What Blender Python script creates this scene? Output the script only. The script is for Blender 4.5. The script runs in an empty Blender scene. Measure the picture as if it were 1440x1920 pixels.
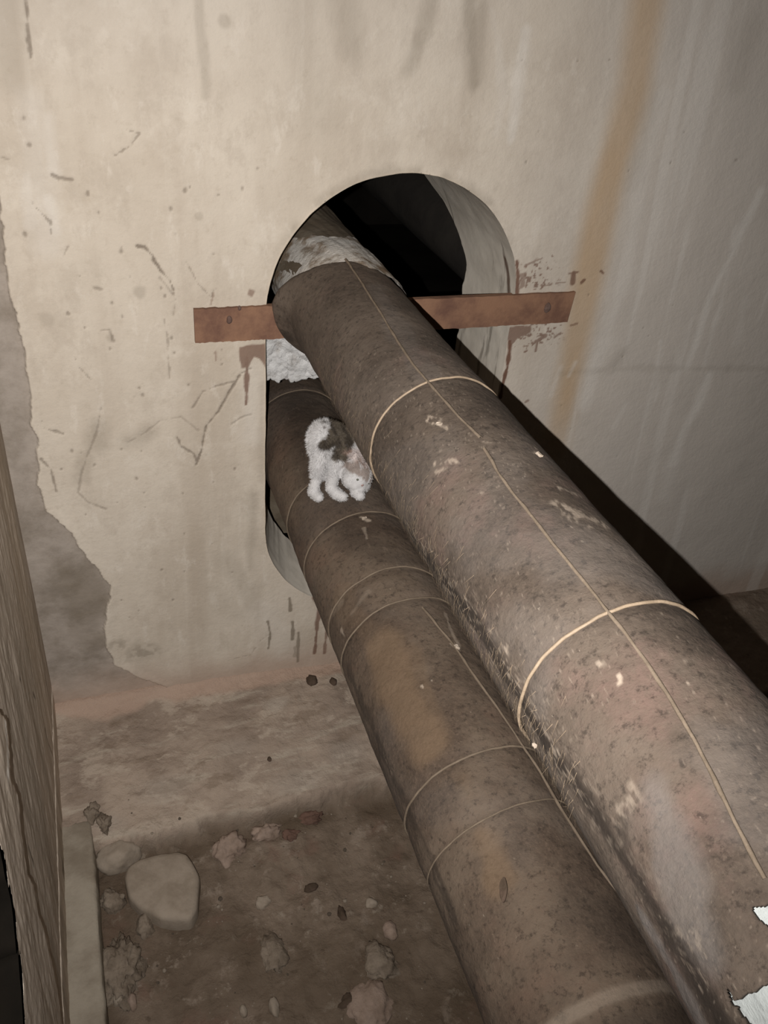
import bpy, bmesh, math, random
import numpy as np
from mathutils import Vector, Matrix
random.seed(7); rng = np.random.default_rng(11)
scn = bpy.context.scene
COL = scn.collection
D = 2.0                                    # camera to wall distance in metres

# ------------------------------------------------------------------ camera
CX, CY, F = 720.0, 960.0, 1624.1
yaw, pitch, roll = .38024726, .60578955, .10032954
fwd = np.array([math.sin(yaw)*math.cos(pitch), math.cos(yaw)*math.cos(pitch), -math.sin(pitch)])
r0 = np.array([math.cos(yaw), -math.sin(yaw), 0.]); u0 = np.cross(r0, fwd)
RT = r0*math.cos(roll)+u0*math.sin(roll); UP = -r0*math.sin(roll)+u0*math.cos(roll)
CAMP = np.array([0, -D, 1.05*D])
cd = bpy.data.cameras.new('camera'); cam = bpy.data.objects.new('camera', cd); COL.objects.link(cam)
cd.sensor_fit = 'VERTICAL'; cd.sensor_height = 36; cd.sensor_width = 27; cd.lens = 36*F/1920
cd.clip_start = .01; cd.clip_end = 60
M = Matrix(((RT[0], UP[0], -fwd[0], CAMP[0]), (RT[1], UP[1], -fwd[1], CAMP[1]), (RT[2], UP[2], -fwd[2], CAMP[2]), (0, 0, 0, 1)))
cam.matrix_world = M
scn.camera = cam

def ray(px):
    px = np.atleast_2d(np.asarray(px, float))
    return RT[None]*((px[:, :1]-CX)/F) - UP[None]*((px[:, 1:2]-CY)/F) + fwd[None]
def W(p):                                   # measuring units -> world metres
    p = np.asarray(p, float); return p*D + CAMP
def on_y(px, y=1.0):
    d = ray(px); return d/d[:, 1:2]*y*D + CAMP
def on_z(px, z):                            # z in world
    d = ray(px); return d/d[:, 2:3]*(z-CAMP[2]) + CAMP
def on_x(px, x):
    d = ray(px); return d/d[:, 0:1]*(x-CAMP[0]) + CAMP
def on_cyl(px, c, R):                       # c=(x,z) world, axis along y
    d = ray(px); a = d[:, [0, 2]]; q = CAMP[[0, 2]]-np.asarray(c)
    A = (a*a).sum(1); B = 2*(a@q); C = q@q-R*R
    disc = np.maximum(B*B-4*A*C, 0)
    return d*((-B-np.sqrt(disc))/2/A)[:, None] + CAMP

# ------------------------------------------------------------------ numpy noise
def _h(ix, iy, s):
    n = (ix*374761393 + iy*668265263 + s*974711) & 0x7fffffff
    n = ((n ^ (n >> 13))*1274126177) & 0x7fffffff
    return ((n ^ (n >> 16)) & 0xffff)/65535.0
def vn(x, y, s=0):
    x = np.asarray(x, float); y = np.asarray(y, float)
    ix = np.floor(x).astype(np.int64); iy = np.floor(y).astype(np.int64)
    fx = x-ix; fy = y-iy; fx = fx*fx*(3-2*fx); fy = fy*fy*(3-2*fy)
    a = _h(ix, iy, s); b = _h(ix+1, iy, s); c = _h(ix, iy+1, s); d = _h(ix+1, iy+1, s)
    return (a*(1-fx)+b*fx)*(1-fy)+(c*(1-fx)+d*fx)*fy
def fbm(x, y, s=0, o=4):
    r = 0; a = .5; t = 0
    for i in range(o):
        r = r + a*vn(x*2**i, y*2**i, s+i*17); t += a; a *= .5
    return r/t
def ss(a, b, x):
    t = np.clip((x-a)/(b-a), 0, 1); return t*t*(3-2*t)
def dist_poly(U, V, pts, closed=False, reach=.2):
    """distance of points to a polyline (reach culls)"""
    out = np.full(U.shape, 9.)
    pts = [tuple(p) for p in pts]
    if closed: pts = pts+[pts[0]]
    a = np.array(pts)
    m = (U > a[:, 0].min()-reach) & (U < a[:, 0].max()+reach) & (V > a[:, 1].min()-reach) & (V < a[:, 1].max()+reach)
    if not m.any(): return out
    u, v = U[m], V[m]; o = np.full(u.shape, 9.)
    for p, q in zip(a[:-1], a[1:]):
        e = q-p; L = max(e@e, 1e-12)
        t = np.clip(((u-p[0])*e[0]+(v-p[1])*e[1])/L, 0, 1)
        o = np.minimum(o, np.hypot(u-p[0]-t*e[0], v-p[1]-t*e[1]))
    out[m] = o
    return out
def inside(U, V, pts):
    c = np.zeros(U.shape, bool); n = len(pts)
    for i in range(n):
        (x1, y1), (x2, y2) = pts[i], pts[(i+1) % n]
        if y1 == y2: continue
        k = ((y1 > V) != (y2 > V)) & (U < (x2-x1)*(V-y1)/(y2-y1)+x1)
        c ^= k
    return c
def sdf_poly(U, V, pts, reach=.3):
    d = dist_poly(U, V, pts, True, reach); return np.where(inside(U, V, pts), -d, d)

# ------------------------------------------------------------------ mesh helpers
def mesh_np(name, verts, faces, mat=None, parent=None, smooth=True, attrs=None):
    me = bpy.data.meshes.new(name)
    verts = np.ascontiguousarray(verts, np.float32); faces = np.ascontiguousarray(faces, np.int32)
    k = faces.shape[1]
    me.vertices.add(len(verts)); me.vertices.foreach_set('co', verts.ravel())
    me.loops.add(faces.size); me.loops.foreach_set('vertex_index', faces.ravel())
    me.polygons.add(len(faces)); me.polygons.foreach_set('loop_start', np.arange(0, faces.size, k, dtype=np.int32))
    me.update(calc_edges=True); me.validate()
    if smooth: me.polygons.foreach_set('use_smooth', np.ones(len(me.polygons), bool))
    for an, av in (attrs or {}).items():
        at = me.attributes.new(an, 'FLOAT_COLOR', 'POINT')
        at.data.foreach_set('color', np.ascontiguousarray(av, np.float32).ravel())
    o = bpy.data.objects.new(name, me); COL.objects.link(o)
    if mat: me.materials.append(mat)
    if parent: o.parent = parent
    return o
def grid_faces(nu, nv, keep=None, flip=False):
    i = np.arange(nu*nv).reshape(nu, nv)
    f = np.stack([i[:-1, :-1], i[1:, :-1], i[1:, 1:], i[:-1, 1:]], -1).reshape(-1, 4)
    if flip: f = f[:, ::-1]
    return f if keep is None else f[keep.reshape(-1)]
def compact(v, f, attrs=None):
    used = np.unique(f); mp = np.full(len(v), -1); mp[used] = np.arange(len(used))
    return v[used], mp[f], {k: a[used] for k, a in (attrs or {}).items()}
def obj_bm(name, bm, mat=None, parent=None, smooth=True):
    me = bpy.data.meshes.new(name); bm.normal_update(); bm.to_mesh(me); bm.free()
    if smooth: me.polygons.foreach_set('use_smooth', np.ones(len(me.polygons), bool))
    o = bpy.data.objects.new(name, me); COL.objects.link(o)
    if mat: me.materials.append(mat)
    if parent: o.parent = parent
    return o
def tag(o, label, cat, group=None, kind=None):
    o['label'] = label; o['category'] = cat
    if group: o['group'] = group
    if kind: o['kind'] = kind
    return o
def empty(name, loc=(0, 0, 0)):
    o = bpy.data.objects.new(name, None); COL.objects.link(o); o.location = loc; o.empty_display_size = .05
    return o
def tube(name, pts, r, mat, parent=None, seg=8, closed=False):
    pts = np.asarray(pts, float); n = len(pts)
    rr = np.full(n, r) if np.isscalar(r) else np.asarray(r)
    if closed: T = np.roll(pts, -1, 0)-np.roll(pts, 1, 0)
    else: T = np.gradient(pts, axis=0)
    T /= np.linalg.norm(T, axis=1)[:, None]+1e-12
    ref = np.array([0, 0, 1.]) if abs(T[0, 2]) < .9 else np.array([1., 0, 0])
    N = np.zeros_like(T); N[0] = np.cross(T[0], ref); N[0] /= np.linalg.norm(N[0])
    for i in range(1, n):
        v = N[i-1]-T[i]*(N[i-1]@T[i]); N[i] = v/np.linalg.norm(v)
    B = np.cross(T, N); a = np.linspace(0, 2*math.pi, seg, endpoint=False)
    V = pts[:, None]+rr[:, None, None]*(N[:, None]*np.cos(a)[None, :, None]+B[:, None]*np.sin(a)[None, :, None])
    i = np.arange(n*seg).reshape(n, seg)
    j = np.roll(i, -1, 0) if closed else i[1:]; i2 = i if closed else i[:-1]
    f = np.stack([i2, np.roll(i2, -1, 1), np.roll(j, -1, 1), j], -1).reshape(-1, 4)
    return mesh_np(name, V.reshape(-1, 3), f, mat, parent)

# ------------------------------------------------------------------ materials
def lin(r, g, b):
    return tuple(((c/255)/12.92 if c/255 <= .04045 else ((c/255+.055)/1.055)**2.4) for c in (r, g, b))+(1,)
class NB:
    def __init__(s, name, rough=.9, spec=.2):
        s.m = bpy.data.materials.new(name); s.m.use_nodes = True; s.t = s.m.node_tree
        s.b = s.t.nodes['Principled BSDF']; s.b.inputs['Roughness'].default_value = rough
        s.b.inputs['Specular IOR Level'].default_value = spec
        s.co = s.t.nodes.new('ShaderNodeTexCoord').outputs['Object']
    def n(s, ty, **k):
        o = s.t.nodes.new(ty)
        for a, v in k.items(): setattr(o, a, v)
        return o
    def link(s, a, b): s.t.links.new(a, b)
    def noise(s, scale=5, detail=6, rough=.6, stretch=None, off=0, dist=0):
        mp = s.n('ShaderNodeMapping'); s.link(s.co, mp.inputs[0])
        if stretch: mp.inputs['Scale'].default_value = stretch
        mp.inputs['Location'].default_value = (off, off*.7, off*1.3)
        t = s.n('ShaderNodeTexNoise'); s.link(mp.outputs[0], t.inputs['Vector'])
        t.inputs['Scale'].default_value = scale; t.inputs['Detail'].default_value = detail
        t.inputs['Roughness'].default_value = rough; t.inputs['Distortion'].default_value = dist
        return t.outputs['Fac']
    def voro(s, scale, stretch=None, off=0):
        mp = s.n('ShaderNodeMapping'); s.link(s.co, mp.inputs[0])
        if stretch: mp.inputs['Scale'].default_value = stretch
        mp.inputs['Location'].default_value = (off, off, off)
        t = s.n('ShaderNodeTexVoronoi'); s.link(mp.outputs[0], t.inputs['Vector']); t.inputs['Scale'].default_value = scale
        return t.outputs['Distance']
    def ramp(s, fac, a, b, lo=0., hi=1.):
        r = s.n('ShaderNodeMapRange'); s.link(fac, r.inputs[0])
        for i, v in zip((1, 2, 3, 4), (a, b, lo, hi)): r.inputs[i].default_value = v
        r.clamp = True; r.interpolation_type = 'SMOOTHSTEP'
        return r.outputs[0]
    def math(s, op, a, b):
        o = s.n('ShaderNodeMath', operation=op)
        for i, v in enumerate((a, b)):
            if isinstance(v, (int, float)): o.inputs[i].default_value = v
            else: s.link(v, o.inputs[i])
        return o.outputs[0]
    def mix(s, fac, a, b, mode='MIX'):
        o = s.n('ShaderNodeMix', data_type='RGBA', blend_type=mode)
        for i, v in ((0, fac), (6, a), (7, b)):
            if isinstance(v, (int, float)): o.inputs[i].default_value = v
            elif isinstance(v, tuple): o.inputs[i].default_value = v
            else: s.link(v, o.inputs[i])
        return o.outputs[2]
    def attr(s, name):
        a = s.n('ShaderNodeAttribute'); a.attribute_name = name
        sp = s.n('ShaderNodeSeparateColor'); s.link(a.outputs['Color'], sp.inputs[0])
        return sp.outputs[0], sp.outputs[1], sp.outputs[2], a.outputs['Alpha']
    def color(s, c):
        if isinstance(c, tuple): s.b.inputs['Base Color'].default_value = c
        else: s.link(c, s.b.inputs['Base Color'])
        return s
    def bump(s, h, strength=.4, dist=.004):
        b = s.n('ShaderNodeBump'); b.inputs['Strength'].default_value = strength; b.inputs['Distance'].default_value = dist
        s.link(h, b.inputs['Height']); s.link(b.outputs[0], s.b.inputs['Normal']); return s

def wall_mat():
    k = NB('old_plaster', .92, .15)
    c = k.mix(k.ramp(k.noise(2.2, 6, .6), .35, .68), (.55, .485, .405, 1), (.47, .405, .33, 1))
    c = k.mix(k.ramp(k.noise(1., 5, .55, (7, 7, .55)), .46, .76, 0, .55), c, (.36, .295, .23, 1))
    c = k.mix(k.ramp(k.noise(3.1, 7, .65, None, 17), .52, .72, 0, .5), c, (.38, .315, .25, 1))
    c = k.mix(k.ramp(k.noise(5.2, 7, .7, None, 27), .56, .70, 0, .35), c, (.64, .58, .50, 1))       # vertical wash
    c = k.mix(k.ramp(k.noise(1., 6, .6, (16, 16, 1.2), 4), .58, .75, 0, .35), c, (.62, .56, .48, 1))
    c = k.mix(k.ramp(k.noise(38, 5, .75), .52, .72, 0, .32), c, (.37, .31, .24, 1))
    c = k.mix(k.ramp(k.noise(14, 7, .72, (1, 1, .6), 37), .50, .66, 0, .4), c, (.40, .34, .275, 1))
    c = k.mix(k.ramp(k.noise(19, 7, .72, (1, 1, .45), 47), .55, .68, 0, .4), c, (.62, .56, .485, 1))
    cr, ru, orr, pe = k.attr('wear'); wh, dk, pk, gr = k.attr('stain')
    c = k.mix(gr, c, (.48, .435, .39, 1))
    c = k.mix(k.math('MULTIPLY', orr, .85), c, (.40, .255, .125, 1))
    n1 = k.noise(9, 6, .65)
    c = k.mix(pe, c, k.mix(k.ramp(n1, .35, .68), (.33, .285, .245, 1), (.22, .185, .15, 1)))
    c = k.mix(pk, c, k.mix(n1, (.42, .315, .25, 1), (.33, .25, .195, 1)))
    c = k.mix(wh, c, (.62, .58, .53, 1))
    c = k.mix(dk, c, (.15, .12, .085, 1))
    c = k.mix(ru, c, k.mix(n1, (.10, .045, .028, 1), (.17, .085, .055, 1)))
    c = k.mix(cr, c, (.13, .10, .075, 1))
    k.color(c)
    return k.bump(k.math('ADD', k.noise(60, 5, .7), k.math('MULTIPLY', k.noise(9, 4, .6), 1.6)), .45, .004).m
M_WALL = wall_mat()

def lining_mat():
    k = NB('smooth_cement_lining', .8, .25)
    c = k.mix(k.ramp(k.noise(6, 6, .6), .35, .7), (.66, .60, .515, 1), (.54, .485, .41, 1))
    c = k.mix(k.ramp(k.noise(3, 6, .65, (1, 6, 1)), .60, .68, 0, .6), c, (.13, .105, .08, 1))
    ru = k.attr('wear')[1]
    c = k.mix(ru, c, (.10, .055, .035, 1))
    k.color(c); return k.bump(k.noise(40, 4, .6), .25, .003).m
M_LIN = lining_mat()

def left_mat():
    k = NB('bare_grey_render', .95, .1)
    c = k.mix(k.ramp(k.noise(1., 7, .65, (9, 9, 1.2)), .36, .66), (.60, .51, .42, 1), (.40, .335, .265, 1))
    c = k.mix(k.ramp(k.noise(24, 5, .7), .5, .75, 0, .4), c, (.62, .53, .44, 1))
    cr, ru, orr, pe = k.attr('wear')
    c = k.mix(pe, c, k.mix(k.ramp(k.noise(7, 6, .6), .35, .7), (.74, .63, .52, 1), (.54, .45, .36, 1)))
    c = k.mix(orr, c, (.82, .76, .68, 1))
    c = k.mix(cr, c, (.09, .07, .05, 1))
    k.color(c)
    return k.bump(k.math('ADD', k.noise(1., 6, .7, (30, 30, 8)), k.noise(30, 5, .7)), .4, .005).m
M_LEFT = left_mat()

def floor_mat():
    k = NB('dirt_and_crumbled_mortar', .97, .08)
    n = k.noise(4, 7, .62); n2 = k.noise(22, 6, .7)
    dirt = k.mix(k.ramp(n, .35, .68), (.115, .084, .060, 1), (.215, .165, .125, 1))
    dirt = k.mix(k.ramp(k.noise(7, 5, .6, None, 3), .56, .7, 0, .5), dirt, (.17, .10, .075, 1))
    dirt = k.mix(k.ramp(k.noise(11, 6, .7, None, 8), .56, .68, 0, .75), dirt, (.27, .215, .17, 1))
    dirt = k.mix(k.ramp(n2, .58, .70, 0, .75), dirt, (.29, .24, .19, 1))
    dirt = k.mix(k.ramp(k.noise(30, 5, .7, None, 12), .60, .70, 0, .6), dirt, (.075, .054, .038, 1))
    dirt = k.mix(k.ramp(k.voro(42), .10, .05, 0, .8), dirt, (.24, .20, .165, 1))
    ben = k.mix(k.ramp(n, .34, .66), (.36, .285, .225, 1), (.24, .185, .145, 1))
    ben = k.mix(k.ramp(k.noise(5, 6, .6, (1, 5, 1), 6), .52, .7, 0, .7), ben, (.42, .36, .29, 1))
    ben = k.mix(k.ramp(n2, .60, .74, 0, .5), ben, (.19, .14, .10, 1))
    ben = k.mix(k.ramp(k.noise(7, 7, .68, (1, 1.6, 1), 16), .53, .60, 0, .6), ben, (.43, .355, .285, 1))
    ben = k.mix(k.ramp(k.noise(6, 7, .7, (1, 2.2, 1), 26), .55, .63, 0, .6), ben, (.20, .148, .108, 1))
    be, pk, dk, pl = k.attr('wear')
    c = k.mix(be, dirt, ben)
    c = k.mix(pk, c, (.40, .285, .22, 1))
    c = k.mix(pl, c, (.36, .31, .26, 1))
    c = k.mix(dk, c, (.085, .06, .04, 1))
    k.color(c)
    return k.bump(k.math('ADD', n2, k.math('MULTIPLY', k.noise(70, 5, .7), .6)), .8, .010).m
M_FLOOR = floor_mat()

def felt_mat(name, base, alt, pinkc, speck):
    k = NB(name, .88, .25)
    n = k.noise(5, 7, .62)
    c = k.mix(k.ramp(n, .38, .62), base, alt)
    c = k.mix(k.ramp(k.noise(4.5, 6, .65, None, 5), .5, .68, 0, .75), c, pinkc)
    c = k.mix(k.ramp(k.noise(17, 6, .7, None, 14), .45, .68, 0, .5), c, tuple(v*1.5 for v in base[:3])+(1,))
    c = k.mix(k.ramp(k.noise(190, 4, .8, (1, .7, 1), 21), .46, .70, 0, .65), c, tuple(v*1.9 for v in base[:3])+(1,))
    c = k.mix(k.ramp(k.noise(85, 5, .75), .50, .68, 0, .65), c, tuple(v*.35 for v in base[:3])+(1,))
    c = k.mix(k.ramp(k.noise(62, 6, .8, (1, .6, 1), 9), .62, .74, 0, speck), c, (.30, .235, .175, 1))
    c = k.mix(k.ramp(k.noise(120, 2, .5, (1, .5, 1), 2), .74, .80, 0, speck), c, (.42, .35, .28, 1))
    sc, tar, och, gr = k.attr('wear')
    c = k.mix(k.math('MULTIPLY', och, .7), c, (.150, .098, .058, 1))
    c = k.mix(gr, c, (.155, .14, .13, 1))
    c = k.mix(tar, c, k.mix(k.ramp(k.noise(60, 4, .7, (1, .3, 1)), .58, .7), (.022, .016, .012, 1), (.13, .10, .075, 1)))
    c = k.mix(sc, c, (.34, .275, .215, 1))
    k.color(c)
    return k.bump(k.math('ADD', k.noise(95, 5, .7), k.math('MULTIPLY', k.noise(18, 4, .6), 1.5)), .55, .004).m
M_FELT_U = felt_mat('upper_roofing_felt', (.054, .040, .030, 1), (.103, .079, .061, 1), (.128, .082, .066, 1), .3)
M_FELT_L = felt_mat('lower_roofing_felt', (.058, .040, .028, 1), (.110, .081, .058, 1), (.126, .080, .056, 1), .3)

def simple(name, c1, c2, scale=8, rough=.85, spec=.2, bump=.4, bd=.003, metal=0, stretch=None, thr=(.35, .68)):
    k = NB(name, rough, spec)
    n = k.noise(scale, 6, .65, stretch)
    k.color(k.mix(k.ramp(n, *thr), c1, c2)); k.b.inputs['Metallic'].default_value = metal
    return k.bump(k.noise(scale*6, 5, .7, stretch), bump, bd).m
M_WIRE = simple('pale_binding_wire', (.30, .225, .155, 1), (.21, .155, .105, 1), 30, .6, .4)
M_WIRE_D = simple('dusty_binding_wire', (.150, .113, .08, 1), (.105, .078, .054, 1), 30, .75, .3)
M_CORD = simple('seam_cord', (.185, .143, .105, 1), (.13, .10, .072, 1), 40, .9, .1)
M_PLASTER = simple('white_asbestos_plaster', (.52, .49, .45, 1), (.19, .14, .095, 1), 12, .95, .1, .8, .006, 0, None, (.44, .62))
M_FLAP = simple('white_torn_wrap', (.58, .57, .56, 1), (.30, .27, .24, 1), 14, .95, .1, .9, .006, 0, None, (.48, .72))
M_FLAKE = simple('dusty_flake', (.36, .30, .24, 1), (.26, .21, .165, 1), 60)
M_INNER = simple('brown_inner_wrap', (.115, .088, .060, 1), (.16, .13, .095, 1), 12, .9, .2, .6, .004)
M_FOIL = simple('white_inner_lining', (.46, .485, .47, 1), (.24, .25, .245, 1), 22, .55, .4, .6, .004, 0, (3, 1, 3), (.5, .75))
M_RUST = simple('rusty_steel', (.235, .128, .078, 1), (.120, .060, .042, 1), 9, .85, .3, .6, .002)
M_RUST_D = simple('dark_weld_rust', (.105, .062, .048, 1), (.19, .14, .12, 1), 25, .8, .3, .8, .003)
M_CONC = simple('kerb_concrete', (.31, .27, .215, 1), (.20, .165, .125, 1), 7, .95, .1, .6, .004)
M_DARKC = simple('shade_darkened_concrete', (.035, .030, .025, 1), (.02, .017, .014, 1), 3, .95, .1)  # concrete darkened in colour so passage and duct read as unlit
M_GAP_SHADE = simple('painted_gap_shade', (.010, .008, .006, 1), (.006, .005, .004, 1), 6, .95, .05)  # near-black, darkness of the gap put into the colour
M_ROOM = simple('grey_render', (.30, .26, .21, 1), (.22, .19, .15, 1), 3, .95, .1)
M_DARKP = simple('dark_bitumen_wrap', (.050, .043, .036, 1), (.035, .030, .026, 1), 6, .9, .2)

# ------------------------------------------------------------------ geometry constants (metres)
XL = -.106*D
HX, HR = .387*D, .17*D
HZ1, HZ2 = (-.75+1.05)*D, (-.423+1.05)*D
def hole_sdf(x, z):
    zz = np.clip(z, HZ1, HZ2); return np.hypot(x-HX, z-zz)-HR
UC = np.array([.303*D, (1.05-.403)*D]); UR = .0673*D
LC = np.array([.2916*D, (1.05-.658)*D]); LR = .0709*D

# ------------------------------------------------------------------ back wall with keyhole opening
def axis(segs):
    a = [np.arange(s, e, st) for s, e, st in segs]; return np.concatenate(a+[np.array([segs[-1][1]])])
def build_wall():
    xs = axis([(XL-.05, 1.7, .0032), (1.7, 2.6, .007), (2.6, 3.2, .06)])
    zs = axis([(-.15, -.02, .03), (-.02, 2.1, .0032), (2.1, 2.7, .05)])
    X, Z = np.meshgrid(xs, zs, indexing='ij'); sh = X.shape
    x = X.ravel().copy(); z = Z.ravel().copy()
    jit = (fbm(x*14, z*14, 3)-.5)
    px = lambda pts: on_y(pts)[:, [0, 2]]
    # ---- peel on the left: bare render lies deeper than the plaster skin
    peel_px = [(-60, 300), (0, 372), (6, 480), (22, 560), (45, 650), (58, 740), (60, 795), (70, 830), (72, 910), (85, 960), (120, 990), (140, 1012), (165, 1050), (185, 1075), (206, 1100), (203, 1135), (198, 1180), (200, 1215), (215, 1245), (250, 1268), (312, 1286), (330, 1420), (-80, 1420)]
    sp = sdf_poly(x, z, px(peel_px), .4)+.016*(fbm(x*26, z*26, 5)-.5)+.006*(fbm(x*90, z*90, 6)-.5)
    peel = ss(.0015, -.0015, sp)
    h = .010*(fbm(x*2.2, z*2.2, 1)-.5)+.0022*(fbm(x*11, z*11, 2)-.5)
    h -= peel*(.010+.008*(fbm(x*12, z*12, 8)-.3))
    h += .003*ss(.03, .0, sp)*(1-peel)
    # ---- cracks
    cr = np.zeros_like(x); w0 = .0014
    def stroke(pts, w, soft=.6, amp=.5, jw=.006, cap=1.):
        P = px(pts); d = dist_poly(x, z, P, False, .03)
        d = d+jw*(fbm(x*55, z*55, 21)-.5)+.35*jw*(vn(x*230, z*230, 22)-.5)
        ww = w*w0*.5*(.35+1.0*vn(x*45, z*45, 33))
        return cap*ss(ww*(1+soft), ww*(1-soft), d)
    for pts, w, cap in [
        ([(258, 462), (272, 465), (285, 478), (290, 490), (303, 510), (318, 525), (326, 545)], 4.2, .75),
        ([(215, 292), (245, 273), (262, 250), (238, 244)], 2.2, .5), ([(98, 328), (112, 335), (136, 337)], 4.5, .6),
        ([(68, 390), (80, 402), (95, 418), (96, 440)], 2.5, .55), ([(472, 690), (452, 700), (430, 735), (410, 772), (388, 798), (383, 815), (377, 850), (368, 872)], 3.6, .7),
        ([(332, 820), (340, 838), (364, 852), (370, 865)], 3.2, .6), ([(362, 765), (380, 735), (402, 725), (440, 715)], 2.4, .5),
        ([(308, 600), (315, 640), (318, 710)], 2.2, .4), ([(190, 765), (180, 815), (165, 850), (152, 890), (147, 925), (165, 942), (198, 955)], 4.5, .38),
        ([(72, 797), (90, 806), (118, 813)], 3.2, .5), ([(78, 862), (95, 880), (106, 922)], 5, .6),
        ([(350, 492), (372, 533), (397, 558), (400, 545)], 1.8, .4), ([(240, 830), (272, 812), (300, 790), (340, 782), (372, 808)], 2.6, .3),
        ([(48, -5), (52, 50), (58, 108)], 4.5, .65), ([(420, 1240), (470, 1228), (490, 1200), (520, 1180)], 1.6, .3), ([(120, 480), (125, 465), (128, 462)], 3, .4),
        ([(190, 620), (205, 618), (213, 640)], 4, .5), ([(150, 690), (170, 712)], 2.5, .4), ([(435, 795), (455, 782), (470, 778)], 4, .4),
        ([(300, 520), (330, 560), (326, 590)], 3, .35), ([(0, 296), (20, 300)], 3, .4), ([(176, 540), (190, 543)], 6, .5)]:
        cr = np.maximum(cr, stroke(pts, w, .6, cap=cap))
    dots = [(45, 222, 4.5), (56, 273, 4.5), (96, 416, 4), (347, 358, 5), (455, 353, 4), (320, 392, 3.5), (185, 398, 3.5), (440, 880, 3.5), (165, 363, 4), (128, 588, 3.5), (310, 555, 4), (302, 540, 3), (325, 552, 3),
            (176, 872, 3.5), (115, 880, 3.5), (256, 897, 3.5), (343, 926, 3), (135, 846, 5), (230, 595, 3), (210, 568, 4), (322, 635, 4), (484, 316, 3), (228, 470, 5), (252, 745, 3), (268, 742, 5), (303, 1070, 4), (400, 905, 3), (47, 440, 4)]
    rd = np.random.default_rng(5)
    for _ in range(55):
        dots.append((rd.uniform(60, 480), rd.uniform(350, 1180), rd.uniform(1.2, 2.4)))
    for _ in range(25):
        dots.append((rd.uniform(980, 1430), rd.uniform(50, 1080), rd.uniform(1., 2.)))
    P = px([(a, b) for a, b, c in dots])
    for (u, v), (_, _, r) in zip(P, dots):
        m = (abs(x-u) < .02) & (abs(z-v) < .02)
        d = np.hypot(x[m]-u, (z[m]-v)*.7)+.004*(vn(x[m]*150, z[m]*150, 9)-.5)
        cr[m] = np.maximum(cr[m], .55*ss(r*w0*.95, r*w0*.25, d))
    h -= cr*.004
    # ---- rust
    ru = np.zeros_like(x)
    def blob(pts, cap=1., jag=.02, soft=.002, f=40):
        s = sdf_poly(x, z, px(pts), .08)+jag*(fbm(x*f, z*f, 41)-.5); return cap*ss(soft, -soft, s)
    drip = lambda pts, w, cap=.9: stroke(pts, w, .35, jw=.003, cap=cap)
    ru = np.maximum(ru, blob([(448, 650), (499, 642), (499, 692), (486, 672), (476, 668), (466, 690), (452, 690)], .75, .008))
    for pts, w, cap in [([(462, 670), (463, 720), (461, 758)], 9, .8), ([(956, 640), (956, 655), (951, 690), (943, 720), (938, 745)], 9, .95), ([(957, 485), (956, 520), (955, 548)], 8, .0), ([(969, 490), (971, 520), (969, 552)], 7, .9),
                   ([(601, 1132), (595, 1170), (590, 1225)], 10, .8), ([(616, 1150), (612, 1190), (608, 1225)], 8, .7), ([(590, 1120), (605, 1135), (622, 1150)], 14, .85),
                   ([(1075, 512), (1073, 530)], 10, .8), ([(1067, 512), (1083, 510)], 4, .7), ([(985, 497), (1010, 486), (1016, 484)], 5, .6), ([(1005, 640), (1022, 630)], 9, .7), ([(1008, 640), (1004, 658)], 6, .7), ([(984, 660), (988, 658)], 5, .8),
                   ([(1020, 536), (1034, 533)], 4, .6), ([(1042, 531), (1060, 529)], 3, .6), ([(1090, 530), (1095, 525)], 6, .8), ([(1127, 508), (1131, 512)], 5, .8), ([(1034, 479), (1035, 480)], 5, .7), ([(1070, 610), (1082, 606)], 4, .6), ([(1040, 632), (1048, 626)], 5, .6),
                   ([(985, 755), (990, 752)], 6, .6), ([(396, 570), (400, 550)], 4, .45), ([(404, 660), (405, 675)], 5, .5), ([(503, 1165), (507, 1190), (503, 1215)], 8, .0)]:
        if cap: ru = np.maximum(ru, drip(pts, w, cap))
    ru = np.maximum(ru, blob([(952, 616), (1000, 606), (995, 625), (978, 632), (958, 645), (950, 636)], .75, .018))
    ru = np.maximum(ru, blob([(974, 512), (985, 510), (986, 538), (976, 540)], .6, .02))
    ru = np.maximum(ru, blob([(466, 540), (480, 544), (472, 556), (464, 552)], .6, .006)); 
    sp1 = np.hypot((x-px([(1000, 520)])[0, 0])/.10, (z-px([(1000, 520)])[0, 1])/.055); sp2 = np.hypot((x-px([(1005, 625)])[0, 0])/.11, (z-px([(1005, 625)])[0, 1])/.06)
    spl = ss(.67, .73, fbm(x*105, z*120, 51, 3)+.12*ss(1.1, .2, np.minimum(sp1, sp2))-.04)*ss(1.15, .6, np.minimum(sp1, sp2))
    ru = np.maximum(ru, .75*spl)
    # ---- dark brown flakes and drips
    dk = np.zeros_like(x)
    for pts, w, cap in [([(502, 1166), (507, 1188), (503, 1215)], 9, .75), ([(543, 1122), (545, 1145)], 8, .75), ([(549, 1166), (548, 1198)], 9, .75), ([(560, 1186), (558, 1240)], 7, .7), ([(554, 1215), (553, 1230)], 9, .4)]:
        dk = np.maximum(dk, drip(pts, w, cap))
    soft = lambda pts, w, cap: cap*ss(w*w0*1.5, w*w0*.1, dist_poly(x, z, px(pts), False, .14)+.026*(fbm(x*34, z*9, 61)-.5))
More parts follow.
